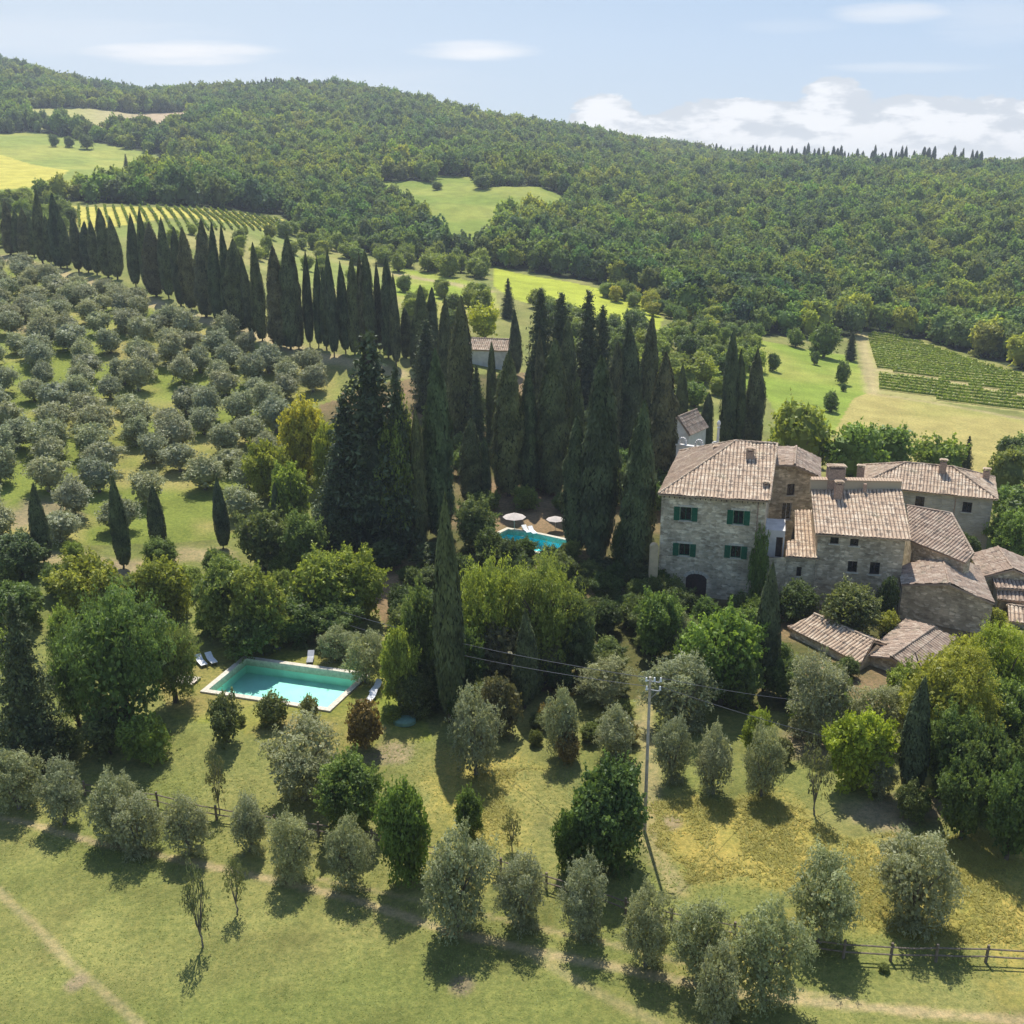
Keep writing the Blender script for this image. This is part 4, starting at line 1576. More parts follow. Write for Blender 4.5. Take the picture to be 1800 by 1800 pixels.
def conifer_crown(name, mat, seed, W=8.0, H=15.0, whorls=26, nb=9, per=34, leaf=.22, base=.06, power=.75, droop=.12):
    g = np.random.default_rng(seed)
    Q, T = [], []
    for i in range(whorls):
        t = i / (whorls - 1)
        z = H * (base + t * (1 - base) * .97)
        L0 = W / 2 * (1 - t)**power * (.75 + .25 * min(1, t * 6)) + .25
        m = max(4, int(nb * (1 - t * .5)))
        for j in range(m):
            th = 2 * math.pi * (j / m) + g.uniform(-.4, .4) + i
            L = L0 * g.uniform(.7, 1.12)
            k = max(6, int(per * (L / (W / 2) + .2)))
            s = g.uniform(.05, 1, k)**.7
            spread = .10 * L + .25
            p = np.stack([np.cos(th) * s * L, np.sin(th) * s * L, z - droop * L * s**2 + g.uniform(-.2, .2) + s * 0], 1)
            p += g.normal(size=(k, 3)) * np.array([spread, spread, .18]) * (.5 + s[:, None])*.6
            nr = unit(rdir(g, k) * .8 + np.array([0, 0, .8]))
            Q.append(leaves(g, p, nr, leaf * g.uniform(.6, 1.4, k), .45))
            T.append(np.clip(g.uniform(0, .6) + g.uniform(0, .4, k), 0, 1))
    tt = np.linspace(0, 1, 18)
    aa = np.linspace(0, 2 * np.pi, 12)
    A, B = np.meshgrid(aa, tt)
    rr = (W / 2 * (1 - B)**power * .5) * (.7 + .6 * vnoise(np.cos(A) * 2 + 4 + B, np.sin(A) * 2 + B * 14, seed))
    V = np.stack([np.cos(A) * rr, np.sin(A) * rr, H * (base + B * (1 - base) * .95)], -1)
    Q.append(np.stack([V[:-1, :-1], V[:-1, 1:], V[1:, 1:], V[1:, :-1]], 2).reshape(-1, 4, 3))
    T.append(g.uniform(0, .4, len(Q[-1])))
    Q = np.concatenate(Q) / np.array([W, W, H])
    T = np.concatenate(T)
    me = quads_mesh(name, Q, T)
    me.materials.append(mat)
    return me


def trunk_mesh(name, mat, seed, r=.035, top=.8, limbs=5, fork=.3, spread=.3, lean=.02):
    g = np.random.default_rng(seed)
    bm = bmesh.new()
    p = Vector((0, 0, -.06))
    pts = [p]
    for i in range(4):
        p = Vector((g.normal() * lean, g.normal() * lean, fork * (i + 1) / 4))
        pts.append(p)
    for i in range(4):
        tube(bm, pts[i], pts[i + 1], r * (1.25 - .12 * i), r * (1.13 - .12 * i), 8)
    for k in range(limbs):
        th = 2 * math.pi * k / max(1, limbs) + g.uniform(-.4, .4)
        e = Vector((math.cos(th) * spread * g.uniform(.7, 1.1), math.sin(th) * spread * g.uniform(.7, 1.1), fork + (top - fork) * g.uniform(.6, 1)))
        m = pts[-1].lerp(e, .5) + Vector((0, 0, .04))
        tube(bm, pts[-1], m, r * .7, r * .42, 6)
        tube(bm, m, e, r * .42, r * .12, 5)
        e2 = m + Vector((g.normal() * .12, g.normal() * .12, .16))
        tube(bm, m, e2, r * .3, r * .08, 5)
    me = bpy.data.meshes.new(name)
    bm.to_mesh(me)
    bm.free()
    me.materials.append(mat)
    return me


PROTO = {}
PROTO['olive'] = [(blob_crown('crown', M_OLIVE, 100 + i, 72, 130, .018, -.10, .105, .36, .14, up=.7, tvar=.5), trunk_mesh('trunk', M_BARKG, i, .03, .75, 6, .12, .28, .02)) for i in range(4)]
PROTO['olive_far'] = [(blob_crown('crown', M_OLIVE_FAR, 140 + i, 52, 60, .029, -.06, .145, .45, .2, wcore=.55, up=.4, tvar=.45), trunk_mesh('trunk', M_BARKG, 10 + i, .035, .7, 4, .2, .25)) for i in range(4)]
PROTO['cypress'] = [(column_crown('crown', M_CYP, 200 + i, 2.4 + .3 * (i % 2), 13, 6500, .16, .035, .62 + .05 * i, .18 + .05 * (i % 3), .11, .34), trunk_mesh('trunk', M_BARK, 20 + i, .06, .5, 0, .12)) for i in range(5)]
PROTO['cypress_thin'] = [(column_crown('crown', M_CYP, 230 + i, 2.0, 9, 4200, .13, .06, .85, .08, .05, .42), trunk_mesh('trunk', M_BARK, 24 + i, .05, .5, 0, .12)) for i in range(3)]
PROTO['cypress_far'] = [(column_crown('crown', M_CYP, 260 + i, 3.0, 14, 900, .42, .02, .55 + .1 * i, .15, .1, .32), trunk_mesh('trunk', M_BARK, 27 + i, .06, .4, 0, .1)) for i in range(3)]
PROTO['broad'] = [(blob_crown('crown', M_BROAD, 300 + i, 92, 130, .020, -.10, .105, .58, .2, wcore=.36, tvar=.5), trunk_mesh('trunk', M_BARK, 30 + i, .03, .75, 6, .22, .3)) for i in range(5)]
PROTO['broad_mid'] = [(blob_crown('crown', M_BROAD, 340 + i, 56, 46, .034, -.1, .14, .65, .12, wcore=.6, tvar=.5), trunk_mesh('trunk', M_BARK, 40 + i, .035, .7, 4, .2, .3)) for i in range(4)]
PROTO['fine'] = [(blob_crown('crown', M_BROAD, 380 + i, 130, 130, .014, -.04, .085, .36, .16, wcore=.34, up=1.2, tvar=.4), trunk_mesh('trunk', M_BARK, 45 + i, .035, .8, 7, .25, .34)) for i in range(2)]
PROTO['conifer'] = [(conifer_crown('crown', M_CONIF, 400 + i, 7 + i, 15, 32, 11, 62, .24, .02, .60 + .1 * i), trunk_mesh('trunk', M_BARK, 50 + i, .04, .9, 0, .9)) for i in range(3)]
PROTO['shrub'] = [(blob_crown('foliage', M_SHRUB, 500 + i, 36, 90, .032, -.12, .16, .5, .2, wcore=.5, tvar=.5), trunk_mesh('stem', M_BARK, 60 + i, .02, .6, 6, .08, .25)) for i in range(4)]
PROTO['sparse'] = [(blob_crown('crown', M_SHRUB, 540 + i, 26, 42, .028, .1, .12, .4, .06, up=.8, tvar=.4), trunk_mesh('trunk', M_BARKG, 70 + i, .022, .85, 7, .15, .26)) for i in range(3)]
PROTO['wood'] = [(blob_crown('crown', M_FOREST, 600 + i, 40, 36, .048, -.05, .15, .7, .0, wcore=.6, tvar=.45), trunk_mesh('trunk', M_BARK, 80 + i, .03, .6, 4, .2, .3)) for i in range(5)]

PLANTED = []


def up_height(P, top_py):
    v = (900 - top_py) / 1800
    dz = (v * P[1] * CP - P[1] * SP) / (CP + v * SP)
    return CAMZ + dz - P[2]


def plant(kind, P, w, h, name, label, cat, group=None, tint=(1, 1, 1), rot=None, parts=('crown', 'trunk'), lean=0.0):
    protos = PROTO[kind]
    k = int(rng.integers(len(protos)))
    cm, tm = protos[k]
    o = empty(name, (P[0], P[1], P[2] - .05), label, cat, group, rng.uniform(0, 6.28) if rot is None else rot)
    if lean:
        o.rotation_euler = (rng.normal() * lean, rng.normal() * lean, o.rotation_euler[2])
    sx = w * rng.uniform(.92, 1.08)
    for nm, me in zip(parts, (cm, tm)):
        c = bpy.data.objects.new(nm, me)
        COL.objects.link(c)
        c.parent = o
        c.scale = (sx, w * rng.uniform(.85, 1.15), h)
        c.color = (*tint, 1)
    PLANTED.append((P[0], P[1], w))
    return o


def plant_px(kind, px, top, base, wpx, name, label, cat, group=None, tint=(1, 1, 1), **kw):
    mid = (top + base) / 2
    bx = 900 + (px - 900) * (6505 - base) / (6505 - mid)
    P = ground(bx, base)
    h = up_height(P, top)
    dep = P[1] * CP - (P[2] + h / 2 - CAMZ) * SP
    w = wpx * dep / 1800
    return plant(kind, P, w, max(h, .3), name, label, cat, group, tint, **kw)


ONES = ['', 'first', 'second', 'third', 'fourth', 'fifth', 'sixth', 'seventh', 'eighth', 'ninth', 'tenth', 'eleventh', 'twelfth', 'thirteenth', 'fourteenth',
        'fifteenth', 'sixteenth', 'seventeenth', 'eighteenth', 'nineteenth']
TENS = ['', '', 'twenty', 'thirty', 'forty', 'fifty', 'sixty', 'seventy', 'eighty', 'ninety']
TENTH = ['', '', 'twentieth', 'thirtieth', 'fortieth', 'fiftieth', 'sixtieth', 'seventieth', 'eightieth', 'ninetieth']


def ordw(n):
    if n < 20:
        return ONES[n]
    if n >= 100:
        return 'hundred-and-' + ordw(n - 100) if n > 100 else 'hundredth'
    return TENTH[n // 10] if n % 10 == 0 else TENS[n // 10] + '-' + ONES[n % 10]


OL = (1, 1, 1)
# --- olives of the lower fence row, left to right
row = [(25, 1305, 1425, 100), (105, 1330, 1452, 88), (190, 1350, 1482, 88), (238, 1385, 1502, 85), (325, 1390, 1508, 80), (435, 1390, 1502, 70), (510, 1420, 1548, 88),
       (612, 1425, 1560, 80), (800, 1440, 1632, 132), (915, 1490, 1632, 90), (1025, 1500, 1650, 98), (1138, 1548, 1702, 86), (1232, 1568, 1722, 108), (1345, 1570, 1762, 128)]
for i, (px, t_, b_, w_) in enumerate(row):
    plant_px('olive', px, t_, b_ - 4, w_ * 1.2, 'olive_tree', f'silvery olive tree, {ordw(i + 1)} from the left in the row along the rail fence', 'olive tree', 'olive trees along the rail fence', OL)
for px, t_, b_, w_, lab in ((1262, 1650, 1800, 112, 'lone round olive tree on a bare trunk at the bottom of the field'),
                            (1450, 1490, 1655, 150, 'broad grey olive tree left of two above the rail fence in golden grass'),
                            (1615, 1448, 1622, 165, 'widest olive tree above the rail fence near the right edge'),
                            (530, 1255, 1405, 175, 'large dense olive tree below the green pool'),
                            (835, 1200, 1362, 112, 'tall silvery olive tree beside the dark thicket in the middle'),
                            (990, 1200, 1330, 92, 'slender olive tree right of the small pointed cypress'),
                            (1085, 1232, 1330, 92, 'round olive tree just left of the power pole'),
                            (1060, 1150, 1240, 100, 'olive tree behind and left of the power pole top'),
                            (1195, 1140, 1275, 145, 'wide olive tree just right of the power pole top'),
                            (1440, 1140, 1295, 150, 'wide olive tree in front of the low striped roof'),
                            (1183, 1250, 1372, 82, 'upright olive bush, left of three right of the pole'),
                            (1258, 1262, 1392, 88, 'upright olive bush, middle of three right of the pole'),
                            (1345, 1265, 1400, 92, 'upright olive bush, right of three right of the pole'),
                            (1545, 1195, 1300, 110, 'grey olive tree between the shed roof and the right cypress'),
                            (1550, 1330, 1400, 70, 'low olive bush left of the cypress on the right'),
                            (1210, 1070, 1160, 60, 'small olive tree beside the villa garden path'),
                            (640, 1103, 1200, 88, 'round grey green olive tree at the right end of the pool'),
                            (590, 1095, 1158, 84, 'dark olive tree behind the far side of the pool')):
    plant_px('olive', px, t_, b_, w_, 'olive_tree', lab, 'olive tree', None, OL)
for px, t_, b_, w_, lab in ((347, 1500, 1665, 62, 'young sparse olive tree, left one of the pair in the mown field'),
                            (412, 1500, 1605, 56, 'young sparse olive tree, right one of the pair in the mown field'),
                            (380, 1308, 1430, 48, 'thin young olive tree above the fence, below the pool'),
                            (1437, 1300, 1432, 66, 'sparse yellowish sapling below the bright yellow green tree'),
                            (900, 1420, 1495, 46, 'little grey sapling standing in the golden grass'),
                            (600, 1440, 1480, 30, 'tiny sapling beside the rail fence')):
    plant_px('sparse', px, t_, b_, w_, 'olive_sapling', lab, 'young tree', None, (.95, .95, 1.05))

YG = (1.75, 1.45, .75)
LG = (1.25, 1.25, .9)
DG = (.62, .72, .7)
GG = (.95, 1.0, 1.25)
big = [
    ('broad', 160, 955, 1090, 130, YG, 'yellow green tree behind the big round pine at the left'),
    ('broad', 292, 968, 1085, 110, (1.5, 1.4, .7), 'rounded yellow green tree on the bank left of centre'),
    ('broad', 402, 968, 1120, 150, LG, 'loose light green tree, left of the pair above the pool'),
    ('broad', 455, 985, 1140, 120, (1.3, 1.25, .8), 'light green tree, right of the pair above the pool'),
    ('broad', 560, 958, 1100, 150, (1.15, 1.2, .8), 'broad fresh green tree below the dark conifers'),
    ('broad', 628, 955, 1090, 110, (1.35, 1.35, .75), 'bright green tree just left of the hedge end'),
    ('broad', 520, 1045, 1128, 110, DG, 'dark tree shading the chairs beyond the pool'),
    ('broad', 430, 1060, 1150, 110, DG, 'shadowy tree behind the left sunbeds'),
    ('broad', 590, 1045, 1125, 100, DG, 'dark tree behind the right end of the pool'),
    ('broad', 700, 1075, 1240, 80, (1.5, 1.55, .9), 'tall light green ivy covered tree beside the lawn'),
    ('broad', 738, 1015, 1225, 84, (.8, .9, .75), 'high dark green tree left of the tall central cypress'),
    ('broad', 815, 1085, 1235, 80, (.65, .75, .7), 'dark green tree under the tall central cypress'),
    ('fine', 862, 965, 1190, 150, (1.35, 1.25, .8), 'large yellow green domed tree in front of the blue pool, left half'),
    ('fine', 960, 958, 1190, 160, (1.3, 1.22, .8), 'large yellow green domed tree in front of the blue pool, right half'),
    ('broad', 1015, 1030, 1190, 80, (.8, .85, .9), 'grey green tree on the right flank of the domed tree'),
    ('broad', 870, 1060, 1170, 80, (1.3, 1.3, .8), 'small light tree under the domed yellow green tree'),
    ('broad', 1155, 1020, 1155, 105, (.95, 1.1, .8), 'rounded green tree in front of the villa\'s left corner'),
    ('broad', 1275, 1048, 1235, 150, (.95, 1.15, .75), 'big leafy green tree in front of the villa'),
    ('broad', 1215, 1095, 1200, 80, (.85, .95, .8), 'medium green tree on the left of the big leafy tree'),
    ('broad', 1300, 1130, 1245, 90, (.75, .85, .75), 'dark green tree under the cypress before the villa'),
    ('fine', 205, 1012, 1300, 205, (.72, .88, .75), 'huge rounded green pine at the left above the lawn'),
    ('fine', 300, 1075, 1235, 110, (.85, .92, .8), 'smaller round pine joined to the huge one'),
    ('fine', 125, 1085, 1280, 90, (.65, .8, .7), 'dark round pine on the left flank of the huge one'),
    ('broad', 1490, 1018, 1118, 112, (.85, .85, .95), 'grey green magnolia in the farmhouse courtyard'),
    ('broad', 1066, 1318, 1520, 158, (.6, .8, .65), 'dense dark green laurel in the golden meadow'),
    ('broad', 1000, 1412, 1532, 66, (.55, .7, .6), 'low dark laurel shoot left of the dense laurel'),
    ('broad', 612, 1318, 1462, 130, (.95, 1.1, .8), 'leafy green tree below the large olive'),
    ('broad', 714, 1350, 1550, 100, (.72, .9, .65), 'dark green rounded bush tree by the fence'),
    ('broad', 822, 1380, 1475, 62, (.8, .95, .7), 'small green tree above the fence row'),
    ('broad', 1507, 1236, 1385, 128, (1.55, 1.5, .55), 'bright yellow green fig tree above the golden meadow'),
    ('broad', 1330, 1240, 1330, 60, (1.4, 1.4, .7), 'small bright green tree behind the three olive bushes'),
    ('broad', 1680, 1235, 1400, 100, (.8, .9, .75), 'mid green tree just right of the right hand cypress'),
    ('broad', 1745, 1250, 1440, 110, (.62, .75, .65), 'dark dense tree in the mass at the right edge'),
    ('broad', 1700, 1310, 1475, 100, (.6, .72, .62), 'dark low tree above the two broad olives'),
    ('broad', 1785, 1320, 1510, 110, (.55, .68, .6), 'very dark tree at the right edge above the meadow'),
    ('olive', 1735, 1280, 1400, 90, (.8, .85, .8), 'grey tree in front of the dark mass at the right'),
    ('broad', 1760, 1170, 1320, 120, (1.0, 1.1, .75), 'mid green tree at the right edge'),
    ('fine', 1660, 1120, 1330, 190, (1.5, 1.35, .7), 'wide yellow green tree below the barn'),
    ('fine', 1765, 1090, 1260, 130, (1.45, 1.5, .55), 'bright yellow green tree right of the barn'),
    ('broad', 1700, 1110, 1210, 90, (1.7, 1.6, .6), 'sunny yellow bush against the barn wall'),
    ('broad', 1595, 1160, 1260, 90, (1.3, 1.3, .75), 'light green tree at the foot of the outhouse'),
    ('broad', 1610, 1380, 1440, 60, (.8, .8, .7), 'small tree at the foot of the right hand cypress'),
    ('broad', 1400, 1020, 1090, 90, (.45, .55, .5), 'dark hedge tree under the farmhouse wall'),
    ('broad', 1385, 1150, 1230, 90, (.75, .85, .75), 'green tree right of the cypress before the villa'),
    ('broad', 535, 690, 850, 100, YG, 'tall yellow green tree at the edge of the olive grove'),
    ('broad', 575, 720, 880, 80, (1.5, 1.4, .7), 'yellow green tree against the dark conifers'),
    ('broad', 470, 755, 880, 90, (1.5, 1.4, .75), 'low yellow green tree among the lowest olives'),
    ('broad', 505, 800, 930, 80, LG, 'light green tree beside the dark conifers'),
    ('broad', 530, 890, 1010, 100, (.85, .95, .85), 'green tree at the foot of the conifers'),
    ('broad', 460, 880, 1000, 90, (.9, .95, .95), 'green tree at the lower corner of the grove'),
    ('broad', 700, 690, 960, 90, (1.0, 1.1, .8), 'green tree seen in the gap beside the big conifer'),
    ('broad', 838, 868, 965, 85, (.75, .8, .95), 'grey green bush tree left of the blue pool'),
    ('broad', 925, 850, 895, 50, (.9, 1.0, .8), 'small garden tree behind the blue pool'),
    ('broad', 990, 860, 900, 44, (.9, 1.0, .8), 'small garden tree right of the parasol'),
    ('broad', 1090, 900, 1010, 40, (.6, .7, .6), 'small dark tree between the two nearest cypresses'),
    ('broad', 30, 1010, 1100, 110, (.8, .95, .85), 'green tree at the left edge above the dark conifer'),
    ('broad', 20, 1100, 1200, 60, LG, 'light green tree left of the dark conifer'),
    ('broad', 30, 930, 1010, 100, (.8, .85, .95), 'grey green tree at the left edge by the thin cypress'),
    ('broad', 110, 1060, 1170, 60, LG, 'light tree between the dark conifer and the big pine'),
    ('broad_mid', 1412, 690, 840, 125, (1.45, 1.4, .75), 'sunny yellow green tree just behind the villa roof'),
    ('broad_mid', 1500, 728, 850, 100, (.95, 1.1, .75), 'green tree behind the farmhouse ridge'),
    ('broad_mid', 1558, 735, 840, 95, (.9, 1.05, .75), 'green tree beside the plastered house'),
    ('broad_mid', 1655, 758, 850, 95, (1.05, 1.2, .75), 'green tree behind the plastered house'),
    ('broad_mid', 1772, 780, 880, 70, (1.0, 1.0, .9), 'thin leaved tree behind the right end of the plastered house'),
    ('broad_mid', 1790, 850, 930, 70, (.8, .95, .8), 'green tree right of the plastered house'),
    ('broad', 1778, 890, 990, 90, (.95, 1.1, .8), 'leafy tree at the right edge over the sheds'),
    ('broad', 1700, 930, 1000, 60, (.4, .5, .45), 'dark bush in the yard behind the plastered house'),
    ('broad_mid', 851, 528, 596, 58, (1.9, 1.7, .6), 'small lemon yellow tree by the distant farmhouse'),
    ('broad_mid', 845, 500, 560, 50, (1.4, 1.3, .75), 'pale tree behind the lemon yellow one'),
    ('broad_mid', 1360, 618, 652, 27, DG, 'round dark tree alone on the bright meadow, leftmost'),
    ('broad_mid', 1433, 614, 641, 19, DG, 'small dark tree alone on the bright meadow'),
    ('broad_mid', 1482, 632, 676, 28, DG, 'dark tree nearest the vineyard corner'),
    ('broad_mid', 1483, 672, 688, 14, DG, 'tiny bush at the vineyard corner'),
    ('broad_mid', 1461, 686, 724, 40, (.6, .75, .65), 'dark round tree low on the meadow'),
    ('broad_mid', 1450, 565, 628, 58, (.8, .9, .7), 'round tree at the top of the bright meadow'),
    ('broad_mid', 1400, 575, 610, 34, (.9, 1.0, .75), 'small tree at the meadow top'),
    ('broad_mid', 95, 233, 258, 19, DG, 'left of three dark trees in the upper left field'),
    ('broad_mid', 121, 238, 259, 21, DG, 'middle of three dark trees in the upper left field'),
    ('broad_mid', 151, 232, 262, 26, DG, 'right and largest of three dark trees in the upper left field'),
    ('broad_mid', 848, 305, 332, 36, DG, 'bushy trees on the upper edge of the valley field'),
    ('broad_mid', 768, 318, 334, 22, DG, 'small tree at the left top of the valley field'),
]
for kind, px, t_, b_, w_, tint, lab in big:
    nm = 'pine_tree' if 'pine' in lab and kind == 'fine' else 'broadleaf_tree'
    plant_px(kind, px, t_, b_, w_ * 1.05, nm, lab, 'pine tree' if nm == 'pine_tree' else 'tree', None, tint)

con = [(42, 1045, 1345, 125, 'dark pointed conifer at the left edge of the lawn'),
       (652, 580, 960, 175, 'huge dark conifer, the broadest left of the cypresses'),
       (610, 690, 960, 110, 'dark conifer on the left flank of the broadest one'),
       (700, 640, 965, 100, 'dark conifer on the right flank of the broadest one'),
       (590, 800, 970, 110, 'short dark conifer at the foot of the broadest one'),
       (950, 505, 720, 56, 'dark spruce behind the centre cypresses, leftmost of the tall group'),
       (985, 512, 720, 60, 'dark spruce second in the tall group behind the cypresses'),
       (1033, 508, 720, 62, 'tallest dark spruce behind the centre cypresses'),
       (1058, 535, 720, 52, 'dark spruce right of the tallest one'),
       (893, 488, 560, 30, 'lone dark spruce by the strip of bright field'),
       (838, 640, 800, 56, 'dark spruce below the distant farmhouse'),
       (750, 560, 720, 70, 'dark spruce left of the distant farmhouse'),
       (1100, 560, 780, 60, 'loose dark conifer right of the spruce group'),
       (1700, 765, 840, 30, 'small dark conifer behind the plastered house'),
       (1497, 582, 634, 22, 'dark narrow conifer at the vineyard corner'),
       (222, 270, 312, 16, 'dark conifer at the end of the upper left field'),
       (285, 268, 318, 22, 'dark conifer beside the upper left field')]
for px, t_, b_, w_, lab in con:
    plant_px('conifer', px, t_, b_, w_, 'conifer_tree', lab, 'conifer', None, (1, 1, 1))

# --- cypresses of the garden
gard = [(768, 612, 945, 64), (737, 720, 965, 36), (826, 735, 885, 38), (852, 770, 880, 26), (893, 615, 872, 60), (930, 640, 870, 40), (973, 595, 872, 56), (1012, 660, 868, 32),
        (1016, 728, 968, 60), (1054, 625, 985, 72), (1119, 703, 1015, 68), (1168, 620, 870, 62), (1106, 568, 800, 50), (1138, 553, 780, 42), (1240, 690, 812, 32), (1284, 578, 800, 38),
        (1303, 613, 800, 26), (1325, 613, 800, 46), (905, 543, 660, 26), (862, 600, 790, 24), (806, 520, 780, 50), (785, 522, 740, 38), (741, 500, 650, 34), (760, 505, 650, 28),
        (713, 540, 630, 24), (727, 560, 650, 20), (1080, 600, 800, 36), (1000, 560, 760, 34), (950, 580, 780, 30), (880, 700, 860, 30), (1200, 640, 800, 30)]
for i, (px, t_, b_, w_) in enumerate(sorted(gard)):
    plant_px('cypress', px, t_, b_, w_ * .84, 'cypress_tree', f'dark columnar cypress, {ordw(i + 1)} from the left in the garden between conifer and villa', 'cypress', 'cypresses of the villa garden', tuple(np.array([(1, 1, 1), (1.25, 1.15, 1.1), (.9, .95, .95), (1.4, 1.15, 1.15)][int(rng.integers(4))])), lean=.012)
for px, t_, b_, w_, lab in ((787, 868, 1268, 56, 'tall slender cypress standing alone in front of the dark thicket'),
                            (923, 1070, 1245, 40, 'small pointed cypress in front of the grey bush'),
                            (1351, 988, 1215, 42, 'slender cypress in front of the villa\'s right corner'),
                            (1612, 1188, 1398, 46, 'slender cypress at the right beside the dark trees')):
    plant_px('cypress_thin', px, t_, b_, w_, 'cypress_tree', lab, 'cypress', None, (1, 1, 1))
for i, (px, t_, b_, w_) in enumerate([(68, 848, 990, 32), (208, 835, 1000, 32), (274, 850, 970, 29), (387, 838, 965, 25), (485, 845, 940, 16)]):
    plant_px('cypress_thin', px, t_, b_, w_, 'cypress_tree', f'young pointed cypress, {ordw(i + 1)} from the left in the line below the grove', 'cypress', 'young cypresses below the olive grove', (1, 1, 1))
# --- the avenue
ave = [(12, 352, 448, 24), (27, 368, 448, 18), (42, 365, 452, 22), (55, 375, 452, 18), (66, 332, 465, 22), (84, 378, 465, 20), (98, 338, 472, 30), (112, 372, 472, 22), (132, 375, 478, 22), (150, 388, 480, 22), (165, 385, 484, 20),
       (183, 365, 488, 26), (201, 380, 492, 22), (232, 375, 505, 20), (250, 365, 508, 20), (268, 390, 522, 34), (290, 382, 526, 22), (312, 398, 538, 24), (330, 400, 545, 34), (355, 385, 558, 38), (378, 390, 568, 26), (397, 395, 576, 24),
       (414, 420, 584, 42), (440, 448, 592, 22), (455, 425, 600, 24), (487, 430, 612, 46), (505, 412, 615, 34), (520, 450, 614, 26), (540, 440, 610, 17), (556, 452, 612, 19), (570, 470, 616, 17), (583, 438, 628, 20), (604, 460, 622, 20),
       (620, 450, 624, 24), (635, 445, 624, 20), (650, 440, 626, 25), (665, 460, 622, 18), (680, 450, 630, 24), (694, 480, 644, 20)]
for i, (px, t_, b_, w_) in enumerate(ave):
    plant_px('cypress_thin' if w_ < 24 else 'cypress', px, t_, b_, w_ * (1.05 if w_ < 24 else .9), 'cypress_tree', f'dark cypress, {ordw(i + 1)} from the left in the long avenue above the olive grove', 'cypress', 'cypresses of the avenue', tuple(np.array([(1, 1, 1), (1.2, 1.12, 1.1), (.9, .95, .95), (1.45, 1.15, 1.2)][int(rng.integers(4))])), lean=.02)


# --- cypresses on the skyline ridges
def ridge_pt(px, lo, hi):
    d = pix_dir(px, 280)
    Y = np.arange(lo, hi, 4.0)
    x = Y * d[0] / d[1]
    z = zt(x, Y)
    a = (z - CAMZ) / Y
    i = int(np.argmax(a))
    return Vector((x[i], Y[i], z[i]))


rr = [1258, 1266, 1274, 1283, 1291, 1297, 1303, 1314, 1322, 1329, 1336, 1343, 1351, 1357, 1364, 1371, 1378, 1384, 1391, 1399, 1413, 1419, 1431, 1438, 1446, 1464, 1471, 1477, 1484,
      1491, 1506, 1516, 1533, 1537, 1550, 1556, 1565, 1574, 1579, 1584, 1591, 1606, 1623, 1631, 1641, 1676, 1688, 1692, 1708, 1716, 1724]
for i, px in enumerate(rr):
    P = ridge_pt(px, 760, 1100)
    tip = 257 + rng.uniform(0, 14) + (px - 1258) * .010 if i % 3 else 253 + rng.uniform(0, 10) + (px - 1258) * .012
    h = min(max(up_height(P, tip - 5), 13), 30)
    o = plant('cypress_far', P, h * rng.uniform(.16, .24), h, 'cypress_tree', f'distant cypress, {ordw(i + 1)} from the left on the right hand skyline', 'cypress', 'skyline cypresses on the right', (1, 1, 1))
ll = [308, 316, 326, 340, 352, 366, 374, 380, 386, 396, 404, 410, 420, 426, 432, 438, 444, 456, 463, 470, 477, 486, 492, 500, 507, 515, 523, 532, 541, 547, 563, 684, 732, 790]
for i, px in enumerate(ll):
    P = ridge_pt(px, 900, 1250)
    tip = 147 if px < 450 else 136
    if px > 560:
        tip = {563: 138, 684: 158, 732: 166, 790: 178}[px]
    h = min(max(up_height(P, tip + rng.uniform(-2, 6)), 13), 24)
    plant('cypress_far', P, h * rng.uniform(.2, .32), h, 'cypress_tree', f'distant cypress, {ordw(i + 1)} from the left on the left hand skyline', 'cypress', 'skyline cypresses on the left', (1, 1, 1))

# --- the hillside olive grove, in rows
rows_g = {}
oy = 92.0
ri = 0
while oy < 262:
    sp = 6.3 if oy > 135 else 7.0
    xs = np.arange(-175, 10, sp) + (ri % 2) * sp / 2
    for x in xs:
        X = x + rng.normal() * 1.1
        Yy = oy + rng.normal() * 1.2 + (x + 60) * -.10
        if not inpoly(X, Yy, GROVE) or X / Yy < -.56:
            continue
        if rng.uniform() < (.06 if oy > 130 else .10):
            continue
        if any(abs(X - p[0]) < 2.4 and abs(Yy - p[1]) < 2.4 for p in PLANTED):
            continue
        if dist_line(np.array(X), np.array(Yy), PATHS[5][0]) < 4.5:
            continue
        rows_g.setdefault(ri, []).append((X, Yy))
    ri += 1
    oy += sp * (1.0 if oy > 135 else 1.0)
nrow = len(rows_g)
for q, k in enumerate(sorted(rows_g)):
    for j, (X, Yy) in enumerate(sorted(rows_g[k], key=lambda p: p[0] / p[1])):
        w = rng.uniform(4.9, 6.9) * (.92 if Yy < 130 else 1)
        P = (X, Yy, float(zt(X, Yy)))
        plant('olive_far', P, w, w * rng.uniform(.82, 1.0), 'olive_tree', f'grey green olive, {ordw(j + 1)} from the left in the {ordw(q + 1)} row up of the hillside grove', 'olive tree', 'olive trees of the hillside grove', tuple(rng.uniform(.88, 1.1) * np.array(OL)))

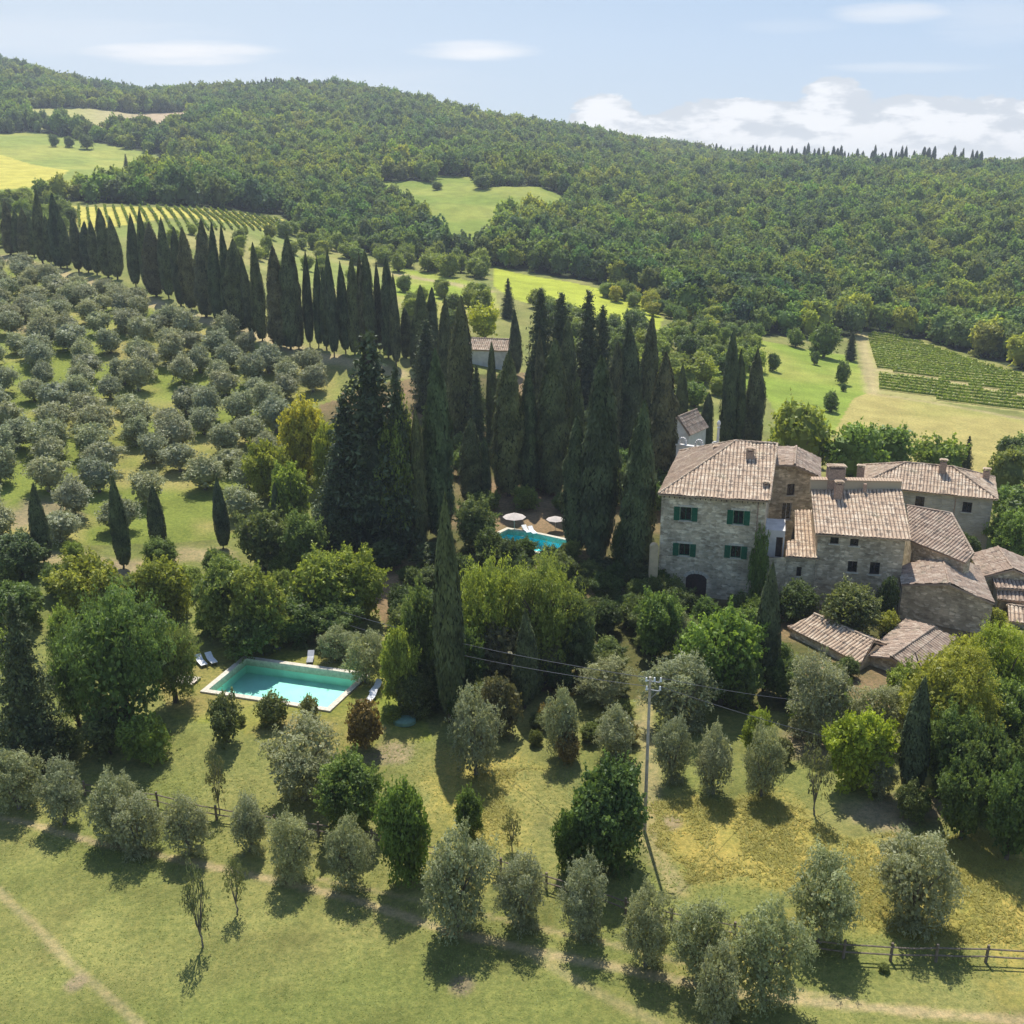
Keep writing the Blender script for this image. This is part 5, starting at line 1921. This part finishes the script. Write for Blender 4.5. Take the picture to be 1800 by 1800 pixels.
# --- shrubs
shr = [(395, 1213, 1305, 72, (1, 1, .8), 'green shrub at the near left edge of the pool'), (480, 1218, 1275, 62, (1.1, 1.05, .8), 'small green shrub at the near edge of the pool'),
       (545, 1222, 1262, 40, (1.1, 1.1, .8), 'low shrub by the near right corner of the pool'), (640, 1213, 1315, 72, (1.35, .85, .6), 'reddish brown shrub right of the pool'),
       (185, 1228, 1325, 95, (.9, 1.0, .8), 'shrub in the shade of the huge pine, left one'), (255, 1238, 1335, 90, (1.1, 1.3, .7), 'bright leaved shrub below the huge pine, right one'),
       (20, 1240, 1320, 80, (.5, .6, .6), 'dark shrub at the left edge under the conifer'), (110, 1270, 1330, 60, (.6, .7, .6), 'dark shrub between conifer and pine'),
       (425, 1255, 1275, 16, (1, 1, .8), 'tiny shrub below the pool coping'),
       (885, 1080, 1215, 95, (.95, .75, .95), 'greyish purple smoke bush in the central thicket'), (880, 1170, 1290, 80, (.85, .7, .8), 'brown grey bush at the foot of the central thicket'),
       (960, 1100, 1200, 60, (.9, .75, .9), 'greyish bush right of the small pointed cypress'),
       (1332, 925, 1062, 40, (.85, 1.15, .7), 'climbing green creeper on the right side of the villa facade'), (1180, 1150, 1190, 40, (.9, 1, .8), 'low shrub by the olive behind the pole'),
       (1560, 1065, 1115, 46, (1.7, 1.6, .7), 'pale yellow shrub against the barn'), (1750, 1062, 1100, 50, (1.7, 1.6, .6), 'yellow shrub at the right of the barn'),
       (1775, 1035, 1062, 34, (.7, .9, .6), 'dark green bush between the sheds on the right'), (1640, 965, 985, 14, (1, 1.2, .7), 'small plant behind the barn ridge'),
       (1240, 1060, 1085, 60, (.9, 1.05, .7), 'hedge shrub under the arched cellar door'), (1300, 1040, 1075, 60, (.95, 1.05, .7), 'hedge shrub under the right half of the villa'),
       (1180, 1010, 1060, 50, (.9, 1.0, .7), 'shrub at the left foot of the villa'), (1395, 1040, 1090, 60, (.5, .6, .5), 'dark shrub in the farmhouse yard'),
       (1560, 1000, 1090, 40, (.4, .5, .45), 'dark creeper on the farmhouse wall end'), (1070, 1110, 1160, 60, (1.1, 1.2, .8), 'light shrub left of the villa garden path'),
       (1380, 1290, 1340, 40, (.9, .85, .7), 'brownish shrub right of the three olive bushes'), (1600, 1370, 1440, 50, (.9, .95, .7), 'shrub at the foot of the right hand cypress'),
       (1000, 1280, 1340, 50, (1.2, .85, .7), 'reddish shrub on the bare bank left of the pole'), (1290, 1760, 1795, 30, (.9, .9, .7), 'small bush at the field edge'),
       (1555, 1690, 1706, 22, (1, 1, .8), 'small weed below the rail fence'), (690, 1235, 1265, 40, (1.2, 1.25, .7), 'light shrub at the lawn edge above the green cover'),
       (470, 1130, 1150, 30, (.6, .7, .6), 'dark shrub behind the chairs'), (1120, 985, 1030, 60, (.6, .65, .6), 'dark shrub at the foot of the nearest big cypress'),
       (1060, 975, 1010, 70, (.55, .6, .55), 'dark shrub right of the blue pool'), (760, 950, 1000, 90, (.5, .6, .55), 'dark shrub below the tall garden cypress'),
       (680, 945, 1000, 80, (.5, .6, .55), 'dark shrub below the broadest conifer')]
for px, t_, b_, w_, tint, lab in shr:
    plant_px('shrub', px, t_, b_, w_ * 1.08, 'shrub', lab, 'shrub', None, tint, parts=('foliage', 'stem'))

# --- scattered trees of the middle distance, filled in by zones
zones = [
    ('meadow edge', gpoly([(1160, 590), (1240, 570), (1340, 596), (1350, 640), (1240, 720), (1190, 800), (1130, 790), (1100, 640)]), 7.0, 'broad_mid', (5, 7), [LG, DG, (.9, 1, .8), (1.3, 1.3, .8)], 'bushy tree between spruces and bright meadow'),
    ('farm lane', gpoly([(500, 398), (560, 425), (700, 455), (860, 466), (880, 500), (700, 478), (620, 470), (480, 412)]), 8.5, 'broad_mid', (6, 8), [LG, (.9, 1, .9), (1.1, 1.15, .8)], 'rounded tree along the lane beyond the avenue'),
    ('vine terrace', gpoly([(700, 500), (860, 520), (900, 560), (830, 590), (740, 580), (690, 540)]), 11, 'broad_mid', (4.5, 6.5), [LG, (.9, 1, .9)], 'small tree on the terrace behind the garden cypresses'),
    ('strip lower edge', gpoly([(1000, 560), (1170, 585), (1180, 640), (1040, 640), (900, 560), (930, 535)]), 8, 'broad_mid', (5, 7), [DG, (.9, 1, .8), LG], 'tree below the bright strip of field'),
    ('strip upper edge', gpoly([(1050, 505), (1120, 522), (1250, 572), (1330, 592), (1340, 604), (1240, 596), (1140, 552), (1040, 512)]), 5.5, 'broad_mid', (4.5, 6), [(.8, .95, .8), (1, 1.1, .8), YG], 'tree in the hedgerow under the wooded slope'),
    ('vineyard head', gpoly([(-40, 352), (110, 356), (130, 400), (60, 430), (-40, 440)]), 8, 'broad_mid', (5, 8), [LG, DG, (1.1, 1.15, .8)], 'bushy tree at the head of the avenue'),
    ('vineyard foot', gpoly([(180, 408), (330, 412), (480, 418), (600, 440), (640, 500), (450, 470), (300, 440)]), 13, 'broad_mid', (4, 6), [LG, (1.1, 1.1, .8)], 'small tree behind the avenue cypresses'),
    ('behind villa', gpoly([(1330, 760), (1400, 780), (1520, 810), (1620, 840), (1560, 850), (1380, 840)]), 7.5, 'broad_mid', (5, 6.5), [(.9, 1.05, .8), LG], 'tree just behind the hamlet roofs'),
    ('central thicket', gpoly([(690, 1000), (1130, 1000), (1200, 1060), (1190, 1130), (1120, 1190), (960, 1250), (800, 1295), (720, 1275), (700, 1150)]), 2.9, 'broad', (2.8, 4.4), [(.6, .7, .65), (.85, .85, .85), (.5, .6, .55)], 'undergrowth bush in the central thicket'),
    ('pool hedge', gpoly([(330, 1075), (660, 1060), (680, 1095), (600, 1110), (480, 1105), (340, 1120)]), 3.4, 'broad', (2.6, 4.0), [(.6, .75, .6), (.8, .95, .7)], 'undergrowth bush behind the green pool'),
    ('villa garden', gpoly([(1110, 1050), (1190, 1085), (1360, 1085), (1380, 1180), (1250, 1230), (1130, 1160)]), 4.2, 'broad', (2.6, 4.0), [(.6, .75, .6), (.9, 1.0, .7)], 'undergrowth bush in the garden before the villa'),
    ('right mass', gpoly([(1630, 1210), (1900, 1160), (1900, 1500), (1780, 1480), (1660, 1400)]), 4.4, 'broad', (3.4, 5), [(.6, .75, .6), (.8, .9, .65)], 'undergrowth bush in the mass at the right edge'),
    ('left bank', gpoly([(-40, 1010), (160, 1020), (140, 1100), (-40, 1130)]), 5, 'broad', (3, 4.5), [(.9, 1.0, .75), LG], 'bush on the left bank above the dark conifer'),
    ('upper bank', gpoly([(120, 985), (700, 985), (690, 1060), (120, 1075)]), 5.2, 'broad', (3.2, 4.8), [(1.0, 1.1, .75), LG, (.8, .9, .75)], 'bush in the green belt below the young cypresses'),
    ('pole thicket', gpoly([(1150, 1170), (1500, 1170), (1570, 1290), (1460, 1310), (1400, 1270), (1180, 1250)]), 3.0, 'broad', (2.0, 3.4), [(.6, .75, .65), (.9, .9, .85), (1.2, 1.25, .7), (.75, .8, .8)], 'undergrowth bush between the pole and the tiled sheds'),
    ('bare bank', gpoly([(930, 1215), (1110, 1200), (1130, 1330), (1010, 1345), (940, 1320)]), 2.7, 'broad', (1.4, 2.6), [(1.1, .75, .65), (.7, .7, .65), (1.0, 1.0, .8)], 'low bush on the bare bank left of the pole'),
    ('garden floor', gpoly([(740, 690), (1130, 690), (1170, 900), (1040, 912), (1000, 915), (830, 905), (740, 840)]), 5.0, 'broad_mid', (3, 5), [DG, (.6, .75, .65), (.8, .9, .8)], 'dark undergrowth tree among the garden cypresses'),
    ('right edge', gpoly([(1760, 800), (1900, 840), (1900, 1020), (1790, 1000), (1765, 900)]), 7, 'broad_mid', (5, 6.5), [(.9, 1.05, .8), DG], 'tree at the right edge beyond the plastered house'),
]
for zn, poly, sp, kind, (w0, w1), tints, lab in zones:
    xs_ = [p[0] for p in poly]
    ys_ = [p[1] for p in poly]
    pts = []
    yy = min(ys_)
    while yy < max(ys_):
        xx = min(xs_)
        while xx < max(xs_):
            X, Yy = xx + rng.uniform(-.35, .35) * sp, yy + rng.uniform(-.35, .35) * sp
            if inpoly(X, Yy, poly) and not any(abs(X - p[0]) < (p[2] + w0) * .2 and abs(Yy - p[1]) < (p[2] + w0) * .2 for p in PLANTED):
                pts.append((X, Yy))
            xx += sp
        yy += sp
    pts.sort(key=lambda p: p[0] / p[1])
    for i, (X, Yy) in enumerate(pts):
        w = rng.uniform(w0, w1)
        P = (X, Yy, float(zt(X, Yy)))
        bush = kind == 'broad'
        plant(kind, P, w, w * rng.uniform(.75, 1.05), 'garden_bush' if bush else 'broadleaf_tree', f'{lab}, {ordw(i + 1)} from the left', 'bush' if bush else 'tree', 'trees of the ' + zn, tints[int(rng.integers(len(tints)))])

# --- woodland: the largest 280 as single trees, the far mass as one object
cand = []
yy = 225.0
while yy < 1260:
    sp = 6.2 + max(0, yy - 350) * .0026
    n = int(1.36 * yy / sp)
    for i in range(n):
        X = (-.66 + 1.32 * (i + .5) / n) * yy + rng.uniform(-.42, .42) * sp
        Yy = yy + rng.uniform(-.42, .42) * sp
        cand.append((X, Yy))
    yy += sp * .92
cand = np.array(cand)
ok = beyond_front(cand[:, 0], cand[:, 1])
for poly in OPEN:
    ok &= ~inpoly(cand[:, 0], cand[:, 1], poly)
cand = cand[ok]
cz = zt(cand[:, 0], cand[:, 1])
# visible from around the viewpoint: drop trees far behind a ridge
px_, py_ = project(cand[:, 0], cand[:, 1], cz + 9)
order = np.argsort(cand[:, 1])
horizon = np.full(260, 99999.0)
vis = np.zeros(len(cand), bool)
for i in order:
    b = int(np.clip((px_[i] + 400) / 10, 0, 259))
    if py_[i] < horizon[b] + 26:
        vis[i] = True
    horizon[b] = min(horizon[b], py_[i] + 0)
cand, cz, px_, py_ = cand[vis], cz[vis], px_[vis], py_[vis]
nb = fbm(cand[:, 0] / 60, cand[:, 1] / 60, 91, 3)
size = 7.6 + 3.2 * rng.uniform(-1, 1, len(cand)) * .8 + (nb - .5) * 3
size *= 1.12 + np.clip((cand[:, 1] - 500) / 1500, 0, .3)
inframe = (px_ > -20) & (px_ < 1820)
idx = np.argsort(np.where(inframe, cand[:, 1], 1e6))
front_i = idx[:280]
sec = [('at the left end of the wood', -1e9, 300), ('on the wood edge beyond the avenue', 300, 700), ('below the valley field', 700, 1000),
       ('on the slope above the strip field', 1000, 1250), ('above the bright meadow', 1250, 1500), ('above the right hand vineyard', 1500, 1e9)]
for nm_, a0, a1 in sec:
    sel = sorted([i for i in front_i if a0 <= px_[i] < a1], key=lambda i: px_[i])
    for j, i in enumerate(sel):
        P = (cand[i, 0], cand[i, 1], float(cz[i]) - .3)
        v = 1 + (nb[i] - .5) * .8
        plant('wood', P, size[i], size[i] * rng.uniform(.95, 1.25), 'woodland_tree', f'woodland tree {nm_}, {ordw(j + 1)} from the left there', 'tree', 'woodland trees on the slope',
              tuple(np.array([(1, 1, 1), (.8, .9, .95), (1.2, 1.1, .85)][int(rng.integers(3))]) * v))
rest = np.setdiff1d(np.arange(len(cand)), front_i)
print('woodland candidates', len(cand), 'stuff', len(rest))


def woodland_mass():
    src = bpy.data.collections.new('woodland_source')
    protos = []
    for k in range(5):
        me = blob_crown('wood_crown', M_FOREST, 700 + k, 30, 22, .062, -.05, .17, .7, .0, wcore=.62, tvar=.5)
        o = bpy.data.objects.new('wood_crown', me)
        src.objects.link(o)
        protos.append(o)
    P = np.stack([cand[rest, 0], cand[rest, 1], cz[rest] - .6], 1)
    me = bpy.data.meshes.new('far_woodland')
    me.vertices.add(len(P))
    me.vertices.foreach_set('co', P.reshape(-1).astype(np.float32))
    s = size[rest]
    sc = np.stack([s, s, s * rng.uniform(.85, 1.3, len(s))], 1)
    a = me.attributes.new('sc', 'FLOAT_VECTOR', 'POINT')
    a.data.foreach_set('vector', sc.reshape(-1).astype(np.float32))
    a = me.attributes.new('rt', 'FLOAT_VECTOR', 'POINT')
    r = np.zeros((len(s), 3))
    r[:, 2] = rng.uniform(0, 6.28, len(s))
    a.data.foreach_set('vector', r.reshape(-1).astype(np.float32))
    a = me.attributes.new('ix', 'INT', 'POINT')
    a.data.foreach_set('value', rng.integers(0, 5, len(s)).astype(np.int32))
    o = obj('far_woodland', me, M_FOREST, label='dense far woodland covering the hills up to the skyline', cat='woodland', kind='stuff')
    ng = bpy.data.node_groups.new('woodland', 'GeometryNodeTree')
    ng.interface.new_socket('Geometry', in_out='INPUT', socket_type='NodeSocketGeometry')
    ng.interface.new_socket('Geometry', in_out='OUTPUT', socket_type='NodeSocketGeometry')
    n = ng.nodes
    gi, go = n.new('NodeGroupInput'), n.new('NodeGroupOutput')
    ci = n.new('GeometryNodeCollectionInfo')
    ci.inputs['Collection'].default_value = src
    ci.inputs['Separate Children'].default_value = True
    ci.inputs['Reset Children'].default_value = True
    m2p = n.new('GeometryNodeMeshToPoints')
    iop = n.new('GeometryNodeInstanceOnPoints')
    iop.inputs['Pick Instance'].default_value = True

    def attr(nm, t):
        q = n.new('GeometryNodeInputNamedAttribute')
        q.data_type = t
        q.inputs['Name'].default_value = nm
        return [s_ for s_ in q.outputs if s_.enabled and s_.name == 'Attribute'][0]
    L = ng.links.new
    L(gi.outputs[0], m2p.inputs['Mesh'])
    L(m2p.outputs[0], iop.inputs['Points'])
    L(ci.outputs[0], iop.inputs['Instance'])
    L(attr('ix', 'INT'), iop.inputs['Instance Index'])
    L(attr('rt', 'FLOAT_VECTOR'), iop.inputs['Rotation'])
    L(attr('sc', 'FLOAT_VECTOR'), iop.inputs['Scale'])
    L(iop.outputs[0], go.inputs[0])
    md = o.modifiers.new('woodland', 'NODES')
    md.node_group = ng


woodland_mass()

# ------------------------------------------------------------------ vineyards
def vine_rows(poly, direction, spacing, label, group, leaf=.34, perm=9, h=1.5, wid=.5, tint=(1, 1, 1)):
    d = Vector(direction).normalized()
    nrm = Vector((-d.y, d.x))
    ss = [Vector(p).dot(nrm) for p in poly]
    s = min(ss) + spacing / 2
    recs = []
    while s < max(ss):
        hits = []
        n = len(poly)
        for i in range(n):
            a, b = Vector(poly[i]), Vector(poly[(i + 1) % n])
            sa, sb = a.dot(nrm), b.dot(nrm)
            if (sa > s) != (sb > s):
                t = (s - sa) / (sb - sa)
                hits.append((a + (b - a) * t).dot(d))
        hits.sort()
        for q in range(0, len(hits) - 1, 2):
            t0, t1 = hits[q], hits[q + 1]
            if t1 - t0 > 6:
                recs.append((s, t0 + 1, t1 - 1))
        s += spacing
    recs.sort(key=lambda r: ((d * ((r[1] + r[2]) / 2) + nrm * r[0]).x) / ((d * ((r[1] + r[2]) / 2) + nrm * r[0]).y))
    for i, (s, t0, t1) in enumerate(recs):
        L = t1 - t0
        k = int(L * perm)
        tt = rng.uniform(t0, t1, k)
        tt = np.sort(tt)
        k = len(tt)
        off = s + rng.normal(size=k) * wid * .4
        X = d.x * tt + nrm.x * off
        Y = d.y * tt + nrm.y * off
        Z = zt(X, Y) + rng.uniform(.25, 1, k) * h
        c = Vector((d.x * (t0 + t1) / 2 + nrm.x * s, d.y * (t0 + t1) / 2 + nrm.y * s))
        cz_ = float(zt(c.x, c.y))
        C = np.stack([X - c.x, Y - c.y, Z - cz_], 1)
        g = np.random.default_rng(i)
        Q = leaves(g, C, unit(rdir(g, k) + np.array([0, 0, .6])), leaf * g.uniform(.6, 1.3, k), .8)
        kk = max(2, int(L / 1.5))
        tc_ = np.linspace(t0, t1, kk + 1)
        cx_, cy_ = d.x * tc_ + nrm.x * s, d.y * tc_ + nrm.y * s
        cc = np.stack([cx_ - c.x, cy_ - c.y, zt(cx_, cy_) - cz_], 1)
        off2 = np.array([nrm.x, nrm.y, 0]) * .14
        ring4 = [cc + off2 + [0, 0, .15], cc - off2 + [0, 0, .15], cc - off2 + [0, 0, h * .6], cc + off2 + [0, 0, h * .6]]
        B = [np.stack([ring4[q][:-1], ring4[q][1:], ring4[(q + 1) % 4][1:], ring4[(q + 1) % 4][:-1]], 1) for q in range(4)]
        Q = np.concatenate([Q] + B)
        k = len(Q)
        me = quads_mesh('vine_row', Q, g.uniform(0, 1, k))
        me.materials.append(M_VINE)
        o = obj('vine_row', me, None, None, f'{label}, {ordw(i + 1)} from the left', 'vine row', group, loc=(c.x, c.y, cz_))
        o.color = (*tint, 1)


V_UP = gpoly([(1519, 585), (1560, 587), (1640, 608), (1720, 636), (1900, 692), (1900, 716), (1640, 667), (1535, 649)])
V_LOW = gpoly([(1537, 654), (1640, 668), (1900, 716), (1900, 746), (1800, 722), (1640, 702), (1537, 686)])
dv = Vector(ground(1800, 725)[:2]) - Vector(ground(1640, 706)[:2])
for vp, vn in ((V_UP, 'upper'), (V_LOW, 'lower')):
    vine_rows(vp, dv, 4.2, f'leafy vine row in the {vn} plot of the right hand vineyard', f'vine rows of the {vn} right hand plot', .24, 16, .95, .40, tint=(1.5, 1.4, 1.1))
dl = Vector(ground(245, 366)[:2]) - Vector(ground(265, 404)[:2])
vine_rows(F_VINEL, dl, 2.9, 'vine row in the striped vineyard beyond the avenue', 'vine rows of the striped vineyard', .32, 9, 1.2, .4, tint=(.95, .92, .8))

# ------------------------------------------------------------------ rough grass
def grass(name, label, poly, n, h0, h1, wd, mat, tint, clear=()):
    xs_ = [p[0] for p in poly]
    ys_ = [p[1] for p in poly]
    X = rng.uniform(min(xs_), max(xs_), n)
    Y = rng.uniform(min(ys_), max(ys_), n)
    k = inpoly(X + (fbm(X / 9, Y / 9, 21, 4) - .5) * 14, Y + (fbm(X / 5 + 40, Y / 5, 35, 3) - .5) * 14, poly) & (fbm(X / 3, Y / 3, 8, 3) > rng.uniform(.25, .6, n))
    for pts, w, a in PATHS[:4]:
        k &= dist_line(X, Y, pts) > w * 1.3
    X, Y = X[k], Y[k]
    n = len(X)
    Z = zt(X, Y)
    C = np.stack([X, Y, Z], 1)
    Q = []
    for q in range(2):
        th = rng.uniform(0, 6.28, n)
        hh = rng.uniform(h0, h1, n)
        ww = wd * rng.uniform(.6, 1.4, n)
        e = np.stack([np.cos(th), np.sin(th), np.zeros(n)], 1) * ww[:, None]
        tip = np.stack([rng.normal(size=n) * 1.1 * hh, np.abs(rng.normal(size=n)) * 1.3 * hh, hh * .6], 1)
        Q.append(np.stack([C - e, C + e, C + e * .45 + tip, C - e * .45 + tip], 1))
    Q = np.concatenate(Q)
    me = quads_mesh(name, Q, rng.uniform(0, 1, len(Q)))
    me.materials.append(mat)
    o = obj(name, me, None, None, label, 'grass', kind='stuff')
    o.color = (*tint, 1)


NEAR = gpoly([(-60, 1430), (400, 1530), (900, 1640), (1400, 1690), (1860, 1700), (1860, 1840), (-60, 1840)])
BANK = gpoly([(0, 1330), (300, 1340), (700, 1300), (900, 1340), (1150, 1400), (1600, 1440), (1860, 1500), (1860, 1720), (1400, 1700), (900, 1640), (400, 1530), (-60, 1430)])
grass('meadow_grass', 'short green grass of the sloping field at the bottom', NEAR, 30000, .03, .08, .03, M_GRASS, (.85, .95, .8))
grass('bank_grass', 'rough grass on the bank around the olive rows', BANK, 34000, .05, .14, .035, M_GRASS, (.9, .97, .8))
grass('golden_grass', 'tall golden grass between the dark laurel and the right hand olives', GOLD2, 30000, .08, .24, .035, M_GRASS, (1.15, 1.02, .8))
grass('yellow_grass', 'patch of tall yellow grass left of the dark laurel', GOLD1, 8000, .08, .24, .035, M_GRASS, (1.15, 1.02, .8))

# ------------------------------------------------------------------ rail fence
def fence():
    pp = [(-30, 1372), (60, 1386), (150, 1398), (215, 1408), (278, 1417), (330, 1430), (381, 1441), (430, 1448), (485, 1458), (560, 1470), (655, 1484), (690, 1494), (770, 1512), (880, 1535), (960, 1562), (1040, 1585), (1100, 1608),
          (1180, 1628), (1290, 1650), (1400, 1672), (1482, 1684), (1565, 1689), (1645, 1690), (1732, 1692), (1830, 1697)]
    G = [ground(*p) for p in pp]
    t = empty('wooden_fence', G[12], 'weathered post and rail fence running across the slope above the field', 'fence')
    for g_ in G:
        bm = bmesh.new()
        ln = Vector((rng.normal() * .03, rng.normal() * .03, 1.25))
        tube(bm, g_ - Vector((0, 0, .3)), g_ + ln, .10, .085, 7)
        child_world('post', bm, M_WOOD, t)
    for a, b in zip(G[:-1], G[1:]):
        for hh in (.5, 1.02):
            bm = bmesh.new()
            m = (a + b) / 2
            m.z = max(m.z, float(zt(m.x, m.y)))
            o = Vector((0, -.07, 0))
            sag = Vector((0, 0, rng.normal() * .03 - .02))
            tube(bm, a + Vector((0, 0, hh)) + o, m + Vector((0, 0, hh)) + sag + o, .055, .052, 6)
            tube(bm, m + Vector((0, 0, hh)) + sag + o, b + Vector((0, 0, hh)) + o, .052, .05, 6)
            child_world('rail', bm, M_WOOD, t)


fence()

# ------------------------------------------------------------------ power pole and lines
def pole():
    B = ground(1133, 1462)
    T_h = up_height(B, 1190)
    t = empty('power_pole', B, 'tall pale power pole with white insulators beside the dark laurel', 'power pole')
    top = B + Vector((-.1, 0, T_h))
    bm = bmesh.new()
    tube(bm, B - Vector((0, 0, .5)), top, .14, .085, 12)
    child_world('post', bm, M_CONC, t)
    bm = bmesh.new()
    for dz_ in (.35, 1.0):
        box(bm, top + Vector((.2, 0, -dz_)), .95, .07, .07, R(-20))
    tube(bm, top + Vector((.6, -.1, -1.0)), top + Vector((.02, 0, -1.7)), .03, .03, 6)
    child_world('crossarm', bm, M_METAL, t)
    ends = []
    for (dx, dz_) in ((-.25, .35), (.3, .35), (.72, .35), (-.2, 1.0), (.7, 1.0)):
        bm = bmesh.new()
        q = top + Vector((dx, -.05 * dx, -dz_))
        for k in range(4):
            tube(bm, q + Vector((0, 0, .04 + k * .07)), q + Vector((0, 0, .10 + k * .07)), .085 - .008 * k, .05, 10)
        child_world('insulator', bm, M_WHITE, t)
        ends.append(q + Vector((0, 0, .3)))
    return top, ends


ptop, ends = pole()


def cable(label, a, b, sag, r=.018):
    a, b = Vector(a), Vector(b)
    o_ = (a + b) / 2
    bm = bmesh.new()
    n = 26
    pts = []
    for i in range(n + 1):
        t = i / n
        pts.append(a.lerp(b, t) - Vector((0, 0, sag * 4 * t * (1 - t))) - o_)
    for p, q in zip(pts[:-1], pts[1:]):
        tube(bm, p, q, r, r, 5)
    obj('power_line', bm, M_WIRE, None, label, 'cable', 'power lines at the pole', loc=o_)


far_l = at_y(440, 1025, 108)
cable('upper power line running left from the pole over the thicket', ends[0], far_l + Vector((0, 0, .5)), 1.2, .022)
cable('lower power line running left from the pole over the thicket', ends[3], far_l + Vector((0, 0, -.6)), 1.5, .022)
vb = at_y(985, 975, 112)
cable('thick cable from the blue pool down past the villa trees', vb, at_y(1215, 1092, 96), .4, .05)
cable('power line leaving the pole towards the shed roofs', ends[2], at_y(1560, 1240, 82), .5, .02)
cable('second line leaving the pole towards the right hand trees', ends[4], at_y(1840, 1370, 74), .9, .02)

# ------------------------------------------------------------------ pool furniture
def lounger(P, rz, label, mat=None, cover=False):
    t = empty('sun_lounger', P, label, 'sun lounger', 'sun loungers by the pools', rz)
    mat = mat or M_WHITE
    bm = bmesh.new()
    box(bm, Vector((0, -.28, .32)), .62, 1.3, .06)
    obj('seat', bm, mat, t)
    bm = bmesh.new()
    box(bm, Vector((0, .62, .50)), .62, .75, .06, rx=.55)
    obj('backrest', bm, mat, t)
    for sx in (-.27, .27):
        for sy in (-.8, .3):
            bm = bmesh.new()
            box(bm, Vector((sx, sy, .15)), .05, .05, .3)
            obj('leg', bm, M_METAL, t)


def onland(px, py, dz=0.0):
    g_ = ground(px, py)
    return Vector((g_.x, g_.y, float(zt(g_.x, g_.y)) + dz))


lounger(onland(354, 1168), R(35), 'white sun lounger, left one of the pair left of the green pool')
lounger(onland(372, 1164), R(35), 'white sun lounger, right one of the pair left of the green pool')
lounger(onland(546, 1162), R(5), 'grey lounger alone at the far side of the green pool', M_METAL)
lounger(onland(652, 1232), R(-15), 'white sun lounger nearest the reddish shrub')
lounger(onland(661, 1214), R(-15), 'white sun lounger behind it at the right end of the pool')
lounger(onland(420, 1150), R(40), 'shaded pale lounger under the trees, left one', M_METAL)
lounger(onland(455, 1147), R(60), 'shaded pale lounger under the trees, middle one', M_METAL)
lounger(onland(478, 1142), R(60), 'shaded pale lounger under the trees, right one', M_METAL)
for i, (px, py) in enumerate(((95, 938), (108, 934), (122, 930))):
    P = onland(px, py)
    t = empty('white_table', P, f'small white table in the grove, {ordw(i + 1)} of three from the left', 'table', 'white tables in the grove')
    bm = bmesh.new()
    box(bm, Vector((0, 0, .72)), 1.15, .9, .06)
    obj('tabletop', bm, M_WHITE, t)
    for sx in (-.5, .5):
        for sy in (-.35, .35):
            bm = bmesh.new()
            box(bm, Vector((sx, sy, .35)), .06, .06, .7)
            obj('leg', bm, M_METAL, t)
# wooden pallets deck
P = onland(328, 1199)
t = empty('wooden_platform', P, 'low pale wooden platform of boards on the grass left of the pool', 'platform', None, R(-14))
bm = bmesh.new()
for k in range(14):
    box(bm, Vector((-.98 + k * .15, 0, .24)), .13, 1.5, .04)
obj('deck_board', bm, M_WOODL, t)
bm = bmesh.new()
for sy in (-.65, 0, .65):
    box(bm, Vector((0, sy, .12)), 2.1, .1, .18)
obj('bearer', bm, M_WOOD, t)
# green oval cover
P = onland(711, 1270)
bm = bmesh.new()
for k in range(5):
    r0, r1 = [1.0, .97, .85, .55, .25, .0][k], [1.0, .97, .85, .55, .25, .0][k + 1]
    z0_, z1_ = [0, .28, .36, .43, .46, .47][k], [0, .28, .36, .43, .46, .47][k + 1]
    for q in range(28):
        a0, a1 = 2 * math.pi * q / 28, 2 * math.pi * (q + 1) / 28
        pts = [(math.cos(a0) * r0, math.sin(a0) * r0 * .8, z0_), (math.cos(a1) * r0, math.sin(a1) * r0 * .8, z0_), (math.cos(a1) * r1, math.sin(a1) * r1 * .8, z1_), (math.cos(a0) * r1, math.sin(a0) * r1 * .8, z1_)]
        if r1 == 0:
            pts = pts[:3]
        bm.faces.new([bm.verts.new(p) for p in pts])
bmesh.ops.remove_doubles(bm, verts=bm.verts, dist=.001)
obj('oval_tarp', bm, M_TARP, None, 'pale green oval tarpaulin cover lying on the lawn by the thicket', 'cover', loc=P)
# parasols at the blue pool
for px, py, s, lab in ((904, 935, 1.0, 'white parasol at the far side of the blue pool'), (976, 934, .8, 'small grey white parasol at the right of the blue pool')):
    P = onland(px, py)
    t = empty('parasol', P, lab, 'parasol', 'parasols by the blue pool')
    bm = bmesh.new()
    tube(bm, (0, 0, 0), (0, 0, 2.5 * s), .03, .03, 8)
    obj('pole', bm, M_WOODL, t)
    bm = bmesh.new()
    tube(bm, (0, 0, 1.95 * s), (0, 0, 2.5 * s), 1.45 * s, .04, 8)
    obj('canopy', bm, M_CANVAS, t)
lounger(onland(925, 936), R(20), 'white sun lounger under the white parasol by the blue pool')
lounger(onland(936, 938), R(20), 'white sun lounger right of the parasol by the blue pool')

# ------------------------------------------------------------------ air
HAZE = True
if HAZE:
    bm = bmesh.new()
    box(bm, Vector((0, 810, 120)), 3600, 1720, 260)
    m = bpy.data.materials.new('haze')
    m.use_nodes = True
    N = NT(m.node_tree)
    out = N.n('ShaderNodeOutputMaterial')
    pv = N.n('ShaderNodeVolumePrincipled')
    pv.inputs['Color'].default_value = (.80, .88, 1.0, 1)
    pv.inputs['Density'].default_value = .00019
    pv.inputs['Anisotropy'].default_value = .3
    N.link(pv.outputs[0], out.inputs['Volume'])
    me = bpy.data.meshes.new('haze')
    bm.to_mesh(me)
    bm.free()
    o = obj('haze', me, m, kind='stuff', label='thin pale summer haze over the valley', cat='haze')
print('objects', len(SC.objects))
